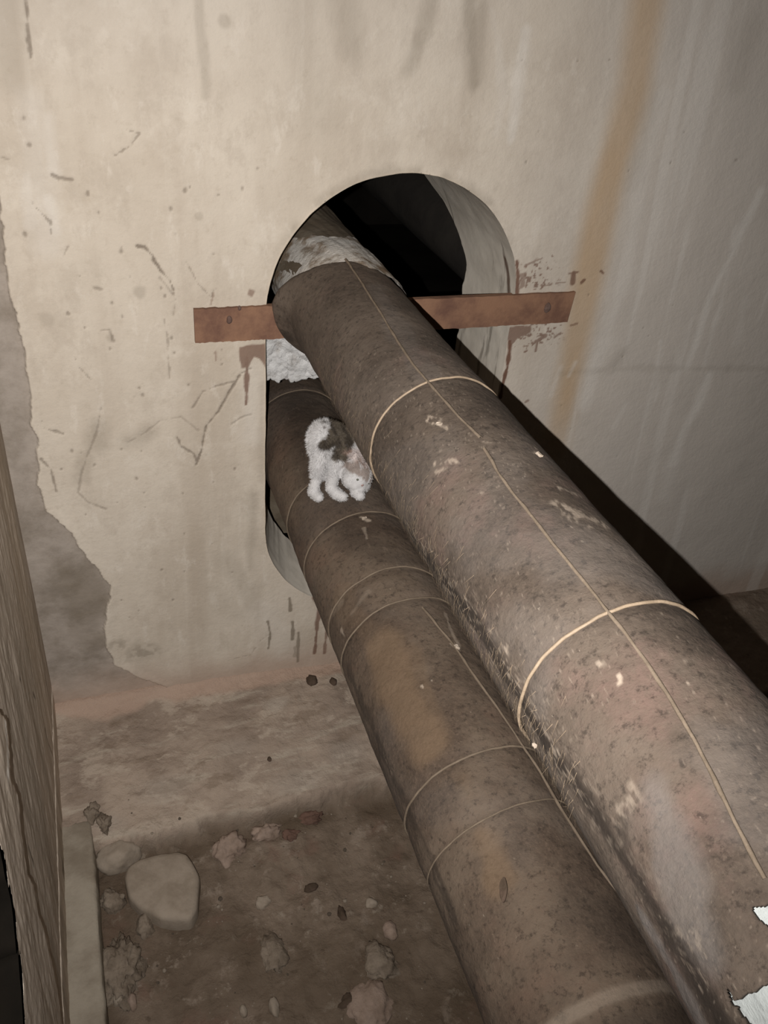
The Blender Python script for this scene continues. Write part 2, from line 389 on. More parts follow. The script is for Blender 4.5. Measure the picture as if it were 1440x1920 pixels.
    for pts, w, cap in [([(812, -10), (795, 60), (768, 130)], 15, .30), ([(882, -10), (885, 60), (892, 155)], 15, .36), ([(900, 20), (895, 140)], 18, .25), ([(372, -5), (378, 90), (386, 180)], 7, .22), ([(640, -5), (655, 80)], 30, .22), ([(560, -5), (570, 100), (600, 220)], 40, .14), ([(10, -5), (20, 150)], 26, .2),
                        ([(478, 930), (472, 1010), (468, 1070)], 13, .22), ([(490, 720), (490, 900)], 8, .15), ([(1150, 690), (1168, 660)], 16, .22), ([(1050, 700), (1200, 690), (1440, 692)], 9, .14), ([(1380, 150), (1405, 60)], 30, .14), ([(1190, 330), (1220, 200)], 30, .1), ([(100, 620), (170, 500)], 20, .05),
                        ([(182, 800), (182, 830)], 22, .3), ([(150, 895), (160, 860)], 16, .2), ([(240, 828), (275, 812)], 18, .25), ([(425, 1050), (455, 1090), (470, 1130)], 26, .18), ([(400, 1110), (440, 1150)], 30, .12)]:
        dk = np.maximum(dk, soft(pts, w, cap))
    mould = px([(262, 1222)])[0]
    mm = np.hypot((x-mould[0])/.085, (z-mould[1]+.25*(x-mould[0]))/.055)
    dk = np.maximum(dk, .5*ss(1.25, .3, mm+1.3*(fbm(x*24, z*24, 71)-.5))*(.35+.65*ss(.42, .6, fbm(x*60, z*60, 70))))
    bp = px([(160, 1130)])[0]; mm = np.hypot((x-bp[0])/.09, (z-bp[1])/.16)
    dk = np.maximum(dk, .5*peel*ss(1.1, .4, mm+.8*(fbm(x*15, z*15, 72)-.5)))
    for (a, b, r, cp) in [(422, 40, 10, .25), (373, 405, 8, .22), (262, 548, 12, .28), (207, 635, 8, .25), (90, 600, 14, .2)]:
        q = px([(a, b)])[0]; dk = np.maximum(dk, cp*ss(r*w0*1.2, r*w0*.5, np.hypot(x-q[0], z-q[1])+.006*(vn(x*80, z*80, 3)-.5)))
    # darker patches on the rim above the opening
    hs = hole_sdf(x, z)
    dk = np.maximum(dk, .35*ss(.03, .0, hs+.02*(fbm(x*30, z*30, 77)-.4))*ss(1.35, 1.5, z)*ss(.3, .5, fbm(x*12, z*12, 78)))
    # ---- orange run
    P = px([(1218, -20), (1190, 160), (1150, 300), (1118, 450), (1100, 540), (1080, 640), (1062, 740), (1045, 840)])
    ow = .052+.006*(fbm(z*7, z*3, 83)-.5)
    do = dist_poly(x, z, P, False, .25)+.03*(fbm(x*9, z*3, 81)-.5)
    og = ss(ow*1.5, ow*.2, do)*(.66+.5*(fbm(x*6, z*2.5, 82)-.3))*ss(.62, 1.0, z)
    og = np.clip(og, 0, .9)
    # ---- white runs on the right
    wh = np.zeros_like(x)
    for pts, w, cap in [([(1425, 360), (1370, 480), (1330, 560), (1305, 640), (1288, 690)], 11, .55), ([(1380, 430), (1352, 560), (1320, 685)], 8, .4), ([(1330, 705), (1310, 760), (1280, 810), (1262, 870)], 15, .5), ([(1262, 870), (1245, 930)], 22, .25),
                        ([(985, 60), (972, 150), (960, 260)], 10, .4), ([(925, 20), (945, 180), (930, 250)], 8, .2), ([(1245, 180), (1205, 330), (1170, 520), (1135, 640)], 16, .35), ([(1135, 640), (1110, 700), (1095, 760)], 22, .4), ([(1080, 680), (1068, 705)], 8, .5), ([(1050, 690), (1035, 740)], 8, .3), ([(1240, 640), (1232, 690)], 6, .4), ([(1235, 720), (1228, 750)], 6, .35),
                        ([(60, 190), (70, 340), (90, 460)], 22, .25), ([(90, 220), (96, 320)], 12, .35), ([(88, 375), (100, 430)], 12, .4), ([(55, 330), (60, 420)], 10, .3), ([(480, 690), (470, 820)], 22, .25), ([(500, 1150), (530, 1210)], 40, .22), ([(1400, 560), (1380, 640)], 10, .2), ([(1172, 760), (1150, 800)], 10, .25)]:
        wh = np.maximum(wh, soft(pts, w, cap))
    st = fbm(x*26+z*1.5, z*1.1, 91)*ss(.9, 1.5, x); wh = np.maximum(wh, .35*ss(.56, .72, st))
    gr = ss(.85, 1.6, x+.25*(fbm(x*3, z*3, 95)-.5))*.85
    gr = np.maximum(gr, .35*ss(.35, .65, fbm(x*2.5, z*1.5, 97))*ss(1.6, 2.1, z))
    # bottom pinkish band above the bench
    pk = ss(.17, .03, z+.12*(fbm(x*6, z*6, 99)-.5))*.8
    pk = np.maximum(pk, .0)
    wear = np.stack([cr, ru, og, peel], 1); stain = np.stack([wh, dk, pk, gr], 1)
    h *= ss(.0, .03, np.abs(hs))*.85+.15
    # ---- cut the opening
    s = hs+.005*jit
    sg = s.reshape(sh); keep = (np.maximum.reduce([sg[:-1, :-1], sg[1:, :-1], sg[1:, 1:], sg[:-1, 1:]]) > 0)
    neg = s < 0
    zz = np.clip(z, HZ1, HZ2); dx, dz = x-HX, z-zz; rr = np.hypot(dx, dz)+1e-9
    mv = neg & (s > -.02)
    x[mv] += dx[mv]/rr[mv]*(-s[mv]); z[mv] += dz[mv]/rr[mv]*(-s[mv])
    v = np.stack([x, -h, z], 1)
    f = grid_faces(*sh, keep)
    v, f, at = compact(v, f, {'wear': wear, 'stain': stain})
    o = mesh_np('wall_back', v, f, M_WALL, None, True, at)
    o['kind'] = 'structure'; o['label'] = 'stained plaster back wall with round-topped pipe opening'; o['category'] = 'wall'
    # ---- smooth cement lining of the opening
    n = 420; A = []
    per = 2*math.pi*HR+2*(HZ2-HZ1)
    for i in range(n):
        q = i/n*per
        if q < math.pi*HR: a = q/HR; A.append((HX+HR*math.cos(a), HZ2+HR*math.sin(a)))
        elif q < math.pi*HR+(HZ2-HZ1): A.append((HX-HR, HZ2-(q-math.pi*HR)))
        elif q < 2*math.pi*HR+(HZ2-HZ1): a = math.pi+(q-math.pi*HR-(HZ2-HZ1))/HR; A.append((HX+HR*math.cos(a), HZ1+HR*math.sin(a)))
        else: A.append((HX+HR, HZ1+(q-2*math.pi*HR-(HZ2-HZ1))))
    A = np.array(A)
    jj = .005*(fbm(A[:, 0]*14, A[:, 1]*14, 3)-.5)
    dirn = np.stack([A[:, 0]-HX, A[:, 1]-np.clip(A[:, 1], HZ1, HZ2)], 1); dirn /= np.linalg.norm(dirn, axis=1)[:, None]
    A = A-dirn*jj[:, None]
    # depth of the lining: right .31 m, rising to .6 at the crown, ragged
    zt = (A[:, 1]-HZ1)/(HZ2-HZ1)
    dep = .30+.035*np.clip(zt, 0, 1)+np.where(A[:, 1] > HZ2, .62*np.clip((A[:, 1]-HZ2)/HR, 0, 1)**1.4, 0)
    dep = dep-.10*ss(HZ1+.25, HZ1-.1, A[:, 1])
    th = np.arange(n)/n*40
    dep = dep+.030*(fbm(th, th*.3, 13)-.5)+.02*(fbm(th*5, th, 14)-.5)
    K = 60; t = np.linspace(0, 1, K)
    V = np.zeros((n, K, 3)); V[:, :, 0] = A[:, 0, None]; V[:, :, 2] = A[:, 1, None]
    V[:, :, 1] = (dep[:, None]*t[None])
    low = ss(HZ1+.25, HZ1-.1, A[:, 1])
    V[:, :, 0] -= (dirn[:, 0]*low)[:, None]*.046*t[None]; V[:, :, 2] -= (dirn[:, 1]*low)[:, None]*.046*t[None]
    bulge = .006*(fbm(np.arange(n)[:, None]*.09+0*t[None], V[:, :, 1]*9, 15)-.5)*ss(.0, .03, V[:, :, 1])
    V[:, :, 0] += dirn[:, 0, None]*bulge; V[:, :, 2] += dirn[:, 1, None]*bulge
    V[:, 0, 1] = -.004
    # outer return (thickness of the lining's broken rim)
    rim = np.stack([V[:, -1, 0]+dirn[:, 0]*.05, V[:, -1, 1]+.01, V[:, -1, 2]+dirn[:, 1]*.05], 1)
    V = np.concatenate([V, rim[:, None]], 1); K += 1
    i = np.arange(n*K).reshape(n, K); j = np.roll(i, -1, 0)
    f = np.stack([i[:, :-1], i[:, 1:], j[:, 1:], j[:, :-1]], -1).reshape(-1, 4)
    VV = V.reshape(-1, 3)
    # rust runs inside the right cheek (given by height and depth)
    rs = np.zeros(len(VV))
    q1 = on_x([(957, 484), (957, 520), (955, 549)], HX+HR); 
    d1 = dist_poly(VV[:, 1], VV[:, 2], q1[:, 1:], False, .05)
    rs = np.where(VV[:, 0] > HX, ss(.012, .006, d1+.003*(fbm(VV[:, 1]*60, VV[:, 2]*60, 4)-.5)), 0)
    ww = np.stack([rs*0, rs*.9, rs*0, rs*0], 1)
    l = mesh_np('opening_lining', VV, f, M_LIN, o, True, {'wear': ww}); l['label'] = 'smooth grey cement lining of the opening'
    return o
wall = build_wall()

# ------------------------------------------------------------------ left wall
def build_left():
    ys = axis([(-1.6, -1.32, .02), (-1.32, .02, .0045)]); zs = axis([(-.2, .1, .03), (.1, 1.75, .0055), (1.75, 2.7, .05)])
    Y, Z = np.meshgrid(ys, zs, indexing='ij'); sh = Y.shape; y = Y.ravel().copy(); z = Z.ravel().copy()
    P = lambda pts: on_x(pts, XL)[:, 1:]
    plaster_px = [(-12, 1330), (4, 1352), (11, 1400), (10, 1460), (25, 1490), (32, 1560), (44, 1640), (58, 1665), (64, 1710), (80, 1760), (95, 1830), (110, 1930), (60, 2050), (-60, 2050), (-60, 1330)]  # outline of the paler plaster left on the wall
    s = sdf_poly(y, z, P(plaster_px), .6)+.014*(fbm(y*30, z*18, 2)-.5)+.006*(fbm(y*90, z*60, 2)-.5)
    pl = ss(.002, -.002, s)*ss(-1.02, -.86, y+.0)*.5+ss(.002, -.002, s)*.5
    h = .012*(fbm(y*3, z*1.3, 1)-.5)+.0035*(fbm(y*20, z*4, 5)-.5)+.003*(fbm(y*60, z*22, 6)-.5)
    h += ss(.002, -.002, s)*.009
    h *= ss(-.0, -.06, y)*.7+.3
    cr = np.zeros_like(y)
    for pts, w in [([(56, 1588), (62, 1610), (64, 1620)], .006), ([(36, 1272), (38, 1275)], .007), ([(62, 1300), (66, 1310)], .006), ([(85, 1365), (92, 1395), (100, 1420)], .004), ([(112, 1520), (116, 1570), (118, 1640)], .003)]:
        cr = np.maximum(cr, .8*ss(w, w*.4, dist_poly(y, z, P(pts), False, .05)+.003*(fbm(y*80, z*80, 4)-.5)))
    bright = np.zeros_like(y)
    for pts, w in [([(1, 1355), (6, 1400), (4, 1460)], .014), ([(22, 1490), (25, 1510)], .006), ([(50, 1645), (64, 1670), (72, 1685)], .008), ([(88, 1760), (91, 1780)], .004)]:
        bright = np.maximum(bright, .9*ss(w, w*.4, dist_poly(y, z, P(pts), False, .05)+.004*(fbm(y*60, z*60, 4)-.5)))
    # ragged free end
    yend = np.where(z < .80, -1.125+np.maximum(z-.80, -.28)*(.188/.196), -1.125)+.03*(fbm(z*14, z*3, 7)-.5)+.045*(fbm(z*40, z*3, 9)-.5)+.02*(fbm(z*110, z*3, 10)-.5)
    ye = yend.reshape(sh)
    keep = np.maximum.reduce([Y[:-1, :-1]-ye[:-1, :-1], Y[1:, 1:]-ye[1:, 1:], Y[1:, :-1]-ye[1:, :-1]]) > 0
    y = np.maximum(y, yend)
    v = np.stack([XL+h, y, z], 1); f = grid_faces(*sh, keep)
    v, f, at = compact(v, f, {'wear': np.stack([cr, cr*0, bright, pl], 1)})
    o = mesh_np('wall_left', v, f, M_LEFT, None, True, at); o['kind'] = 'structure'; o['label'] = 'rough grey rendered left wall with broken free end'; o['category'] = 'wall'
    # broken end face
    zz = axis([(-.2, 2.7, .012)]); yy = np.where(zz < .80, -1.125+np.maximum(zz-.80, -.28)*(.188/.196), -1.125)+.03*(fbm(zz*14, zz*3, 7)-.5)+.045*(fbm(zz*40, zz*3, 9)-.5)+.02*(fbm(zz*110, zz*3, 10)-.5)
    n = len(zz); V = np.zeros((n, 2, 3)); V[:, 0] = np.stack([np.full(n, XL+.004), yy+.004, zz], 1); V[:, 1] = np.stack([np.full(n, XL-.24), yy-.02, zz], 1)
    mesh_np('broken_end', V.reshape(-1, 3), grid_faces(n, 2), M_GAP_SHADE, o)  # end face coloured near-black to read as the dark gap beyond
build_left()

# ------------------------------------------------------------------ floor
ZB, ZF = 0.0, -.130
def bench_edge(x): return -.45+.022*(fbm(x*7, x*2, 3)-.5)+.05*(fbm(x*2.2, x, 4)-.5)
def floor_h(x, y):
    e = bench_edge(x)
    b = ss(-.03, .02, y-e+.06*(fbm(x*18, y*18, 6)-.5))
    top = ZB-.05*ss(0, -.45, y)-.012*ss(-.25, -.45, y)
    top = top+.018*(fbm(x*4, y*7, 1)-.5)+.012*(fbm(x*14, y*20, 2)-.5)+.006*(fbm(x*45, y*60, 5)-.5)
    top = top+.05*np.exp(-np.maximum(-y, 0)/.03)*ss(.9, .2, x)*.6
    bot = ZF+.030*(fbm(x*3, y*3, 8)-.5)+.020*(fbm(x*12, y*12, 9)-.5)+.010*(fbm(x*40, y*40, 10)-.5)
    bot = bot+.03*np.exp(-np.maximum(e-y, 0)/.05)*fbm(x*9, y*9, 12)
    return top*b+bot*(1-b), b
def build_floor():
    xs = axis([(XL-.06, 1.1, .005), (1.1, 2.8, .012), (2.8, 3.2, .1)]); ys = axis([(-3.6, -1.6, .05), (-1.6, .0, .005), (0, .04, .02)])
    X, Y = np.meshgrid(xs, ys, indexing='ij'); sh = X.shape; x = X.ravel(); y = Y.ravel()
    z, b = floor_h(x, y)
    pk = np.zeros_like(x); dk = np.zeros_like(x); pl = np.zeros_like(x)
    P = lambda pts, zz: on_z(pts, zz)[:, :2]
    # pink mortar fillet along the wall
    s = sdf_poly(x, y, P([(80, 1260), (200, 1262), (300, 1288), (430, 1272), (650, 1235), (640, 1262), (430, 1300), (300, 1318), (200, 1345), (80, 1345)], 0), .3)+.03*(fbm(x*14, y*14, 21)-.5)
    pk = .8*ss(.012, -.012, s)
    for (a, c, r, cp) in [(520, 1325, 40, .5), (560, 1450, 60, .35), (440, 1400, 50, .3), (300, 1470, 60, .35), (650, 1400, 60, .35), (200, 1530, 40, .35)]:
        q = P([(a, c)], -.02)[0]; pl = np.maximum(pl, cp*ss(r*.0016*1.2, r*.0016*.3, np.hypot(x-q[0], (y-q[1])*2)+.06*(fbm(x*18, y*18, 31)-.5)))
    # dark seam below the bench lip
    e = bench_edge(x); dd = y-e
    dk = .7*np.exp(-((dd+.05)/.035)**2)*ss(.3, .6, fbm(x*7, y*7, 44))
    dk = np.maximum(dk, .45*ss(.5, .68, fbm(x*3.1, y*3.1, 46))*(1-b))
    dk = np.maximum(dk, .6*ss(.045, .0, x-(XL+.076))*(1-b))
    right = ss(1.6, 2.0, x)
    be = b*(1-.75*right)
    v = np.stack([x, y, z], 1)
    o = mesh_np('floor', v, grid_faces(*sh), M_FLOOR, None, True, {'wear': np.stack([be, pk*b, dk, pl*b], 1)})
    o['kind'] = 'structure'; o['label'] = 'dirt floor with a crumbling mortar bench along the wall'; o['category'] = 'floor'
build_floor()

# kerb strip along the left wall
def build_kerb():
    x0, x1 = XL-.03, XL+.077; ys = axis([(-1.55, -.335, .006)]); n = len(ys); zt = -.052
    prof = []
    top = 9
    for k in range(top): prof.append((x0+(x1-x0-.008)*k/(top-1), 0))
    prof += [(x1-.003, -.002), (x1, -.008), (x1+.001, -.03), (x1+.002, -.06), (x1+.002, -.12)]
    V = np.zeros((n, len(prof), 3))
    for k, (a, c) in enumerate(prof):
        V[:, k, 0] = a+.006*(fbm(ys*9, ys*0+k*.4, 3)-.5)*(k > top-3)+.004*(fbm(ys*40, ys*0+k, 4)-.5)*(k > top-3); V[:, k, 1] = ys
        V[:, k, 2] = zt+c+.006*(fbm(ys*10, ys*0+k*.3, 5)-.5)-.03*ss(-.38, -.335, ys)
    o = mesh_np('trim_1', V.reshape(-1, 3), grid_faces(n, len(prof)), M_CONC); o['kind'] = 'structure'
    o['label'] = 'pale concrete kerb strip at the foot of the left wall'; o['category'] = 'kerb'
build_kerb()

def quad(name, pts, mat, kind='structure', sub=1):
    f = np.array([[0, 1, 2, 3]]); o = mesh_np(name, np.array(pts, float), f, mat, None, False); o['kind'] = kind; return o
quad('ceiling', [(-4, -3.6, 2.7), (3.2, -3.6, 2.7), (3.2, .02, 2.7), (-4, .02, 2.7)], M_ROOM)
quad('wall_right', [(3.2, -3.6, -.3), (3.2, .02, -.3), (3.2, .02, 2.7), (3.2, -3.6, 2.7)], M_ROOM)
quad('wall_front', [(-4, -3.6, -.9), (3.2, -3.6, -.9), (3.2, -3.6, 2.7), (-4, -3.6, 2.7)], M_ROOM)
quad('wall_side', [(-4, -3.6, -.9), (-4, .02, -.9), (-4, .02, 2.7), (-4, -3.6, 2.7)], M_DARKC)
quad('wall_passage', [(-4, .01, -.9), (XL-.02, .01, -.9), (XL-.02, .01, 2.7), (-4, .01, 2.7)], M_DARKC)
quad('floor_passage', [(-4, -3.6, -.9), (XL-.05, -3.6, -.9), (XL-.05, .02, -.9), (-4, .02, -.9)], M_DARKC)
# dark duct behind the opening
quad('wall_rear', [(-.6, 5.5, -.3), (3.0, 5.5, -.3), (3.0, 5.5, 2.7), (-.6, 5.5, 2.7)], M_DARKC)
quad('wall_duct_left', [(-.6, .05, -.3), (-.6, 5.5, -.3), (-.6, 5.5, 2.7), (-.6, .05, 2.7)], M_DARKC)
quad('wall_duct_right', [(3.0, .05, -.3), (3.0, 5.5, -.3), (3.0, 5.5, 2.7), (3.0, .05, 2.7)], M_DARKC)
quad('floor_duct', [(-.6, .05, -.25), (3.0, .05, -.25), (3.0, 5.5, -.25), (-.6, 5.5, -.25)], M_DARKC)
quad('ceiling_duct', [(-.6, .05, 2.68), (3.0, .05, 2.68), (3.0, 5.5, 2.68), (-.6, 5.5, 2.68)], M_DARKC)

def bank():
    xs = np.arange(.1, 1.0, .012); ys = np.arange(.31, 1.3, .012)
    X, Y = np.meshgrid(xs, ys, indexing='ij'); x = X.ravel(); y = Y.ravel()
    z = .34+.36*ss(.33, .95, y)-.6*ss(.62, .92, x)+.03*(fbm(x*8, y*8, 3)-.5)+.012*(fbm(x*30, y*30, 4)-.5)
    o = mesh_np('ground_bank', np.stack([x, y, z], 1), grid_faces(*X.shape), M_INNER); o['kind'] = 'structure'
bank()
# ------------------------------------------------------------------ pipes
def surf(pts, c, R):
    p = on_cyl(pts, c, R); a = np.arctan2(p[:, 2]-c[1], p[:, 0]-c[0]); return np.stack([np.where(a < -math.pi/2, a+2*math.pi, a)*R, p[:, 1]], 1)
def jacket(name, c, R, y0, yend, mat, parent, wearfn, seed, holes=None, endf=None, rings=()):
    nt = 560 if holes else 330; th = np.linspace(-math.pi*.5, math.pi*1.5, nt, endpoint=False)      # seam of the grid underneath
    ys = axis([(-3.58, -1.95, .05), (-1.95, -1.6, .0016 if holes else .0042), (-1.6, yend-.0001, .0042)])
    T, Y = np.meshgrid(np.append(th, th[0]+2*math.pi), ys, indexing='ij'); sh = T.shape
    t = T.ravel(); y = Y.ravel()
    tt = t; s = t*R                           # arc coordinate, -pi..pi
    cu, cv = np.cos(t)*R, np.sin(t)*R
    n3 = lambda f, q: .5*(fbm(cu*f+y*f*.7, cv*f-y*f*.7+5, q)+fbm(cv*f+y*f, cu*f+3.1, q+3))
    h = .010*(n3(4, seed)-.5)+.0045*(n3(16, seed+1)-.5)+.002*(n3(60, seed+2)-.5)
    for ry, amp in rings:
        h += -.0028*np.exp(-((y-ry)/.012)**2)*amp
    y2 = y.copy()
    if endf is not None: y2, h = endf(t, y, h)
    wear = wearfn(s, y, tt, n3)
    rr = R+h
    v = np.stack([c[0]+np.cos(t)*rr, y2, c[1]+np.sin(t)*rr], 1)
    keep = np.ones((sh[0]-1, sh[1]-1), bool)
    if holes:
        hs = np.minimum.reduce([sdf_poly(s, y, P, .3) for P in holes])+.008*(fbm(s*60, y*60, 3)-.5)+.003*(fbm(s*250, y*250, 4)-.5)
        hg = hs.reshape(sh); keep = np.minimum.reduce([hg[:-1, :-1], hg[1:, :-1], hg[1:, 1:], hg[:-1, 1:]]) > 0
    f = grid_faces(*sh, keep, True)
    v, f, at = compact(v, f, {'wear': wear})
    o = mesh_np(name, v, f, mat, parent, True, at)
    sm = o.modifiers.new('thickness', 'SOLIDIFY'); sm.thickness = .006; sm.offset = -1
    return o
def cyl_part(name, c, R, ya, yb, mat, parent, seed=1, amp=.006, rag0=0., rag1=0., nt=160, step=.008, a0=0., a1=2*math.pi, left=0.):
    th = np.linspace(a0, a1, nt); n = max(3, int(abs(yb-ya)/step)); q = np.linspace(0, 1, n)
    T, Q = np.meshgrid(th, q, indexing='ij')
    A = ya+rag0*(fbm(np.cos(T)*3+5, np.sin(T)*3+5, seed)-.5)+rag0*.4*(fbm(np.cos(T)*14+5, np.sin(T)*14+5, seed)-.5)
    B = yb+rag1*(fbm(np.cos(T)*3+9, np.sin(T)*3+5, seed+4)-.5)+rag1*.4*(fbm(np.cos(T)*14+9, np.sin(T)*14+5, seed+5)-.5)
    B = B+left*np.clip(-np.cos(T), 0, 1)**2
    Y = A+(B-A)*Q
    r = R+amp*(fbm(np.cos(T)*4+Y*6, np.sin(T)*4+Y*5+7, seed+7)-.5)*2+amp*.6*(fbm(np.cos(T)*14+Y*22, np.sin(T)*14+7, seed+8)-.5)
    V = np.stack([c[0]+np.cos(T)*r, Y, c[1]+np.sin(T)*r], -1)
    o = mesh_np(name, V.reshape(-1, 3), grid_faces(nt, n, None, True), mat, parent)
    return o
def ring_wire(c, R, y, mat, parent, r=.0026, tilt=0., seed=0, a0=0., a1=2*math.pi, name='binding_wire'):
    full = a1-a0 > 6.2; a = np.linspace(a0, a1, 200, endpoint=not full)
    yy = y+tilt*np.cos(a+1)+.004*(fbm(np.cos(a)*2+seed, np.sin(a)*2+seed, seed)-.5)*2
    rr = R-.0005+.0022*(fbm(np.cos(a)*5+seed, np.sin(a)*5, seed+1)-.5)+r*.3
    return tube(name, np.stack([c[0]+np.cos(a)*rr, yy, c[1]+np.sin(a)*rr], 1), r, mat, parent, 8, full)
def cord(name, pts_px, c, R, r, mat, parent, wob=.0015, extra=None):
    p = on_cyl(pts_px, c, R); ang = np.unwrap(np.arctan2(p[:, 2]-c[1], p[:, 0]-c[0])); y = p[:, 1]
    L = np.concatenate([[0], np.cumsum(np.hypot(np.diff(ang)*R, np.diff(y)))]); q = np.arange(0, L[-1], .008)
    a = np.interp(q, L, ang)+wob/R*2*(fbm(q*28, q, 3)-.5); yy = np.interp(q, L, y)
    if extra: a = np.concatenate([a, a[-1]+np.zeros(40)]); yy = np.concatenate([yy, np.linspace(yy[-1]-.02, extra, 40)])
    rr = R+.001
    rad = r*(.75+.5*vn(np.arange(len(a))*.35, np.arange(len(a))*0., 5))
    return tube(name, np.stack([c[0]+np.cos(a)*rr, yy, c[1]+np.sin(a)*rr], 1), rad, mat, parent, 8)

# ---- upper pipe
up = empty('insulated_pipe', (UC[0], -1.0, UC[1]))
tag(up, 'upper thick felt-wrapped pipe with a pale seam line, passing above the cat', 'pipe', 'felt-insulated heating pipes')
up_inv = Matrix.Translation(-Vector(up.location))
def fixp(root):
    m = Matrix.Translation(-Vector(root.location))
    def rec(o):
        for ch in o.children:
            ch.matrix_parent_inverse = m if o == root else Matrix.Identity(4)
            rec(ch)
    rec(root)
Uy = lambda p: float(on_cyl([p], UC, UR)[0, 1]); Ly = lambda p: float(on_cyl([p], LC, LR)[0, 1])
u_r1, u_r2 = -2+2*.0673/.1054, -2+2*.0673/.2063
US = lambda pts: surf(pts, UC, UR)
def up_wear(s, y, t, n3):
    sc = np.zeros_like(s); tar = np.zeros_like(s); och = np.zeros_like(s); gr = np.zeros_like(s)
    def stroke(pts, w, cap, jit=.012, f=40):
        d = dist_poly(s, y, US(pts), False, .1)+jit*(fbm(s*f, y*f, 3)-.5); return cap*ss(w, w*.3, d)
    for pts, w, cap in [([(808, 785), (822, 795), (838, 806)], .006, .9), ([(820, 790), (828, 800)], .007, .7), ([(822, 868), (845, 862), (862, 868)], .006, .7), ([(818, 885), (835, 880)], .005, .6), ([(1000, 838), (1012, 855)], .006, .8), ([(1045, 945), (1085, 965), (1130, 985)], .011, .55), ([(1050, 915), (1085, 930)], .005, .5), ([(1060, 960), (1075, 975), (1100, 985)], .01, .45),
                        ([(905, 828), (925, 832)], .006, .6), ([(1000, 1395), (1005, 1400)], .006, .9), ([(1045, 1412), (1050, 1420)], .005, .8), ([(946, 1215), (950, 1225)], .006, .7), ([(1160, 1270), (1163, 1273)], .004, .9), ([(1288, 1280), (1290, 1283)], .005, .9), ([(1355, 1240), (1375, 1255)], .006, .4), ([(1128, 1245), (1140, 1250)], .004, .6), ([(1185, 1470), (1190, 1500), (1165, 1520)], .009, .35), ([(1280, 1760), (1300, 1765)], .012, .35)]:
        sc = np.maximum(sc, stroke(pts, w*1.3, cap, .02, 70)*ss(.38, .6, fbm(s*170, y*110, 44)))
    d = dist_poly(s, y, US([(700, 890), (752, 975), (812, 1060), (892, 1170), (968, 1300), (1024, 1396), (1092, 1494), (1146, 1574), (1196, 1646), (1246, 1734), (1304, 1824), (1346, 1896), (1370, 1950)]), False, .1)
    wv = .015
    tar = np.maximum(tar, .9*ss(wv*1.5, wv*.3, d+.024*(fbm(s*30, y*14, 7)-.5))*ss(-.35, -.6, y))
    for pts, w in [([(1190, 1640), (1215, 1700), (1225, 1730)], .012), ([(1290, 1780), (1320, 1860), (1345, 1930)], .012), ([(1160, 1545), (1185, 1610)], .010), ([(520, 620), (530, 650)], .02)]:
        tar = np.maximum(tar, stroke(pts, w, .6, .02, 40))
    gr = np.maximum(gr, stroke([(1225, 1480), (1262, 1580), (1290, 1680), (1320, 1780)], .035, .4, .05, 12))
    gr = np.maximum(gr, stroke([(1200, 1710), (1260, 1810), (1320, 1920)], .016, .55, .02, 30))
    gr = np.maximum(gr, stroke([(700, 530), (760, 640), (800, 700)], .03, .18, .05, 12))
    gr = np.maximum(gr, .20*ss(-.2, -1.4, y)*ss(.45, .6, n3(7, 61)))
    # frayed pale flecks along the lower flank
    fl = ss(.655, .73, fbm(s*120, y*34, 31))*ss(-2.75, -2.55, -np.abs(t)*0+t*0-2.6+0*t)*0
    band = np.exp(-((d-.008)/.022)**2)*ss(-.25, -.5, y)
    sc = np.maximum(sc, .5*ss(.60, .74, fbm(s*260, y*90, 33, 3))*band*ss(-1.75, -1.3, y))
    top = ss(.0, -.5, y); sc = np.maximum(sc, .3*ss(.78, .86, fbm(s*260+3, y*190, 35, 2))*top*ss(.4, .6, fbm(s*9, y*5, 36)))
    # pinkish / brown scuffs near the torn end
    return np.stack([sc, tar, och, gr], 1)
def up_end(t, y, h):
    yend = -.055
    k = ss(yend-.09, yend, y)
    left = np.clip(-np.cos(t), 0, 1)
    h = h+k*(.034*left**1.5*ss(-1.0, .3, np.sin(t)*-1+.2)-.004*np.clip(np.sin(t), 0, 1)**2)
    top = np.clip(np.sin(t), 0, 1)
    y2 = y+ss(yend-.4, yend, y)*(-.045*top+.03*left+.012*(fbm(np.cos(t)*5+5, np.sin(t)*5+5, 9)-.5))
    h = h-ss(yend-.02, yend, y)*.006
    return y2, h
TEAR = [US([(1338, 1812), (1354, 1830), (1372, 1886), (1395, 1872), (1439, 1848)]), US([(1414, 1706), (1428, 1700), (1439, 1694), (1439, 1734), (1430, 1728)])]
def ext(P, extra): return [tuple(p) for p in P]+extra
a_ = TEAR[0]; b_ = TEAR[1]
tear1 = ext(a_, [(a_[-1][0]-.09, a_[-1][1]-.03), (a_[-1][0]-.11, a_[-1][1]-.16), (a_[0][0]-.03, a_[0][1]-.18), (a_[0][0]+.004, a_[0][1]-.09)])
tear2 = ext(b_[:3], [(b_[2][0]-.035, b_[2][1]+.0), (b_[3][0]-.035, b_[3][1])])+[tuple(q) for q in b_[3:]]
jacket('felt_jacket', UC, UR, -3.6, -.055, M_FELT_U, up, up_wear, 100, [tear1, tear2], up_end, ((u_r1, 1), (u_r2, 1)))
cyl_part('inner_lining', UC, UR-.010, -2.6, -1.4, M_FOIL, up, 5, .004)['label'] = 'white inner lining showing through tears in the felt'
ring_wire(UC, UR, u_r1, M_WIRE, up, .0021, .004, 3); ring_wire(UC, UR, u_r2, M_WIRE, up, .0024, .003, 8)
cord('seam_cord', [(648, 487), (664, 510), (690, 550), (720, 598), (745, 640), (775, 685), (800, 714), (830, 748), (862, 785), (905, 826)], UC, UR, .0026, M_CORD, up)
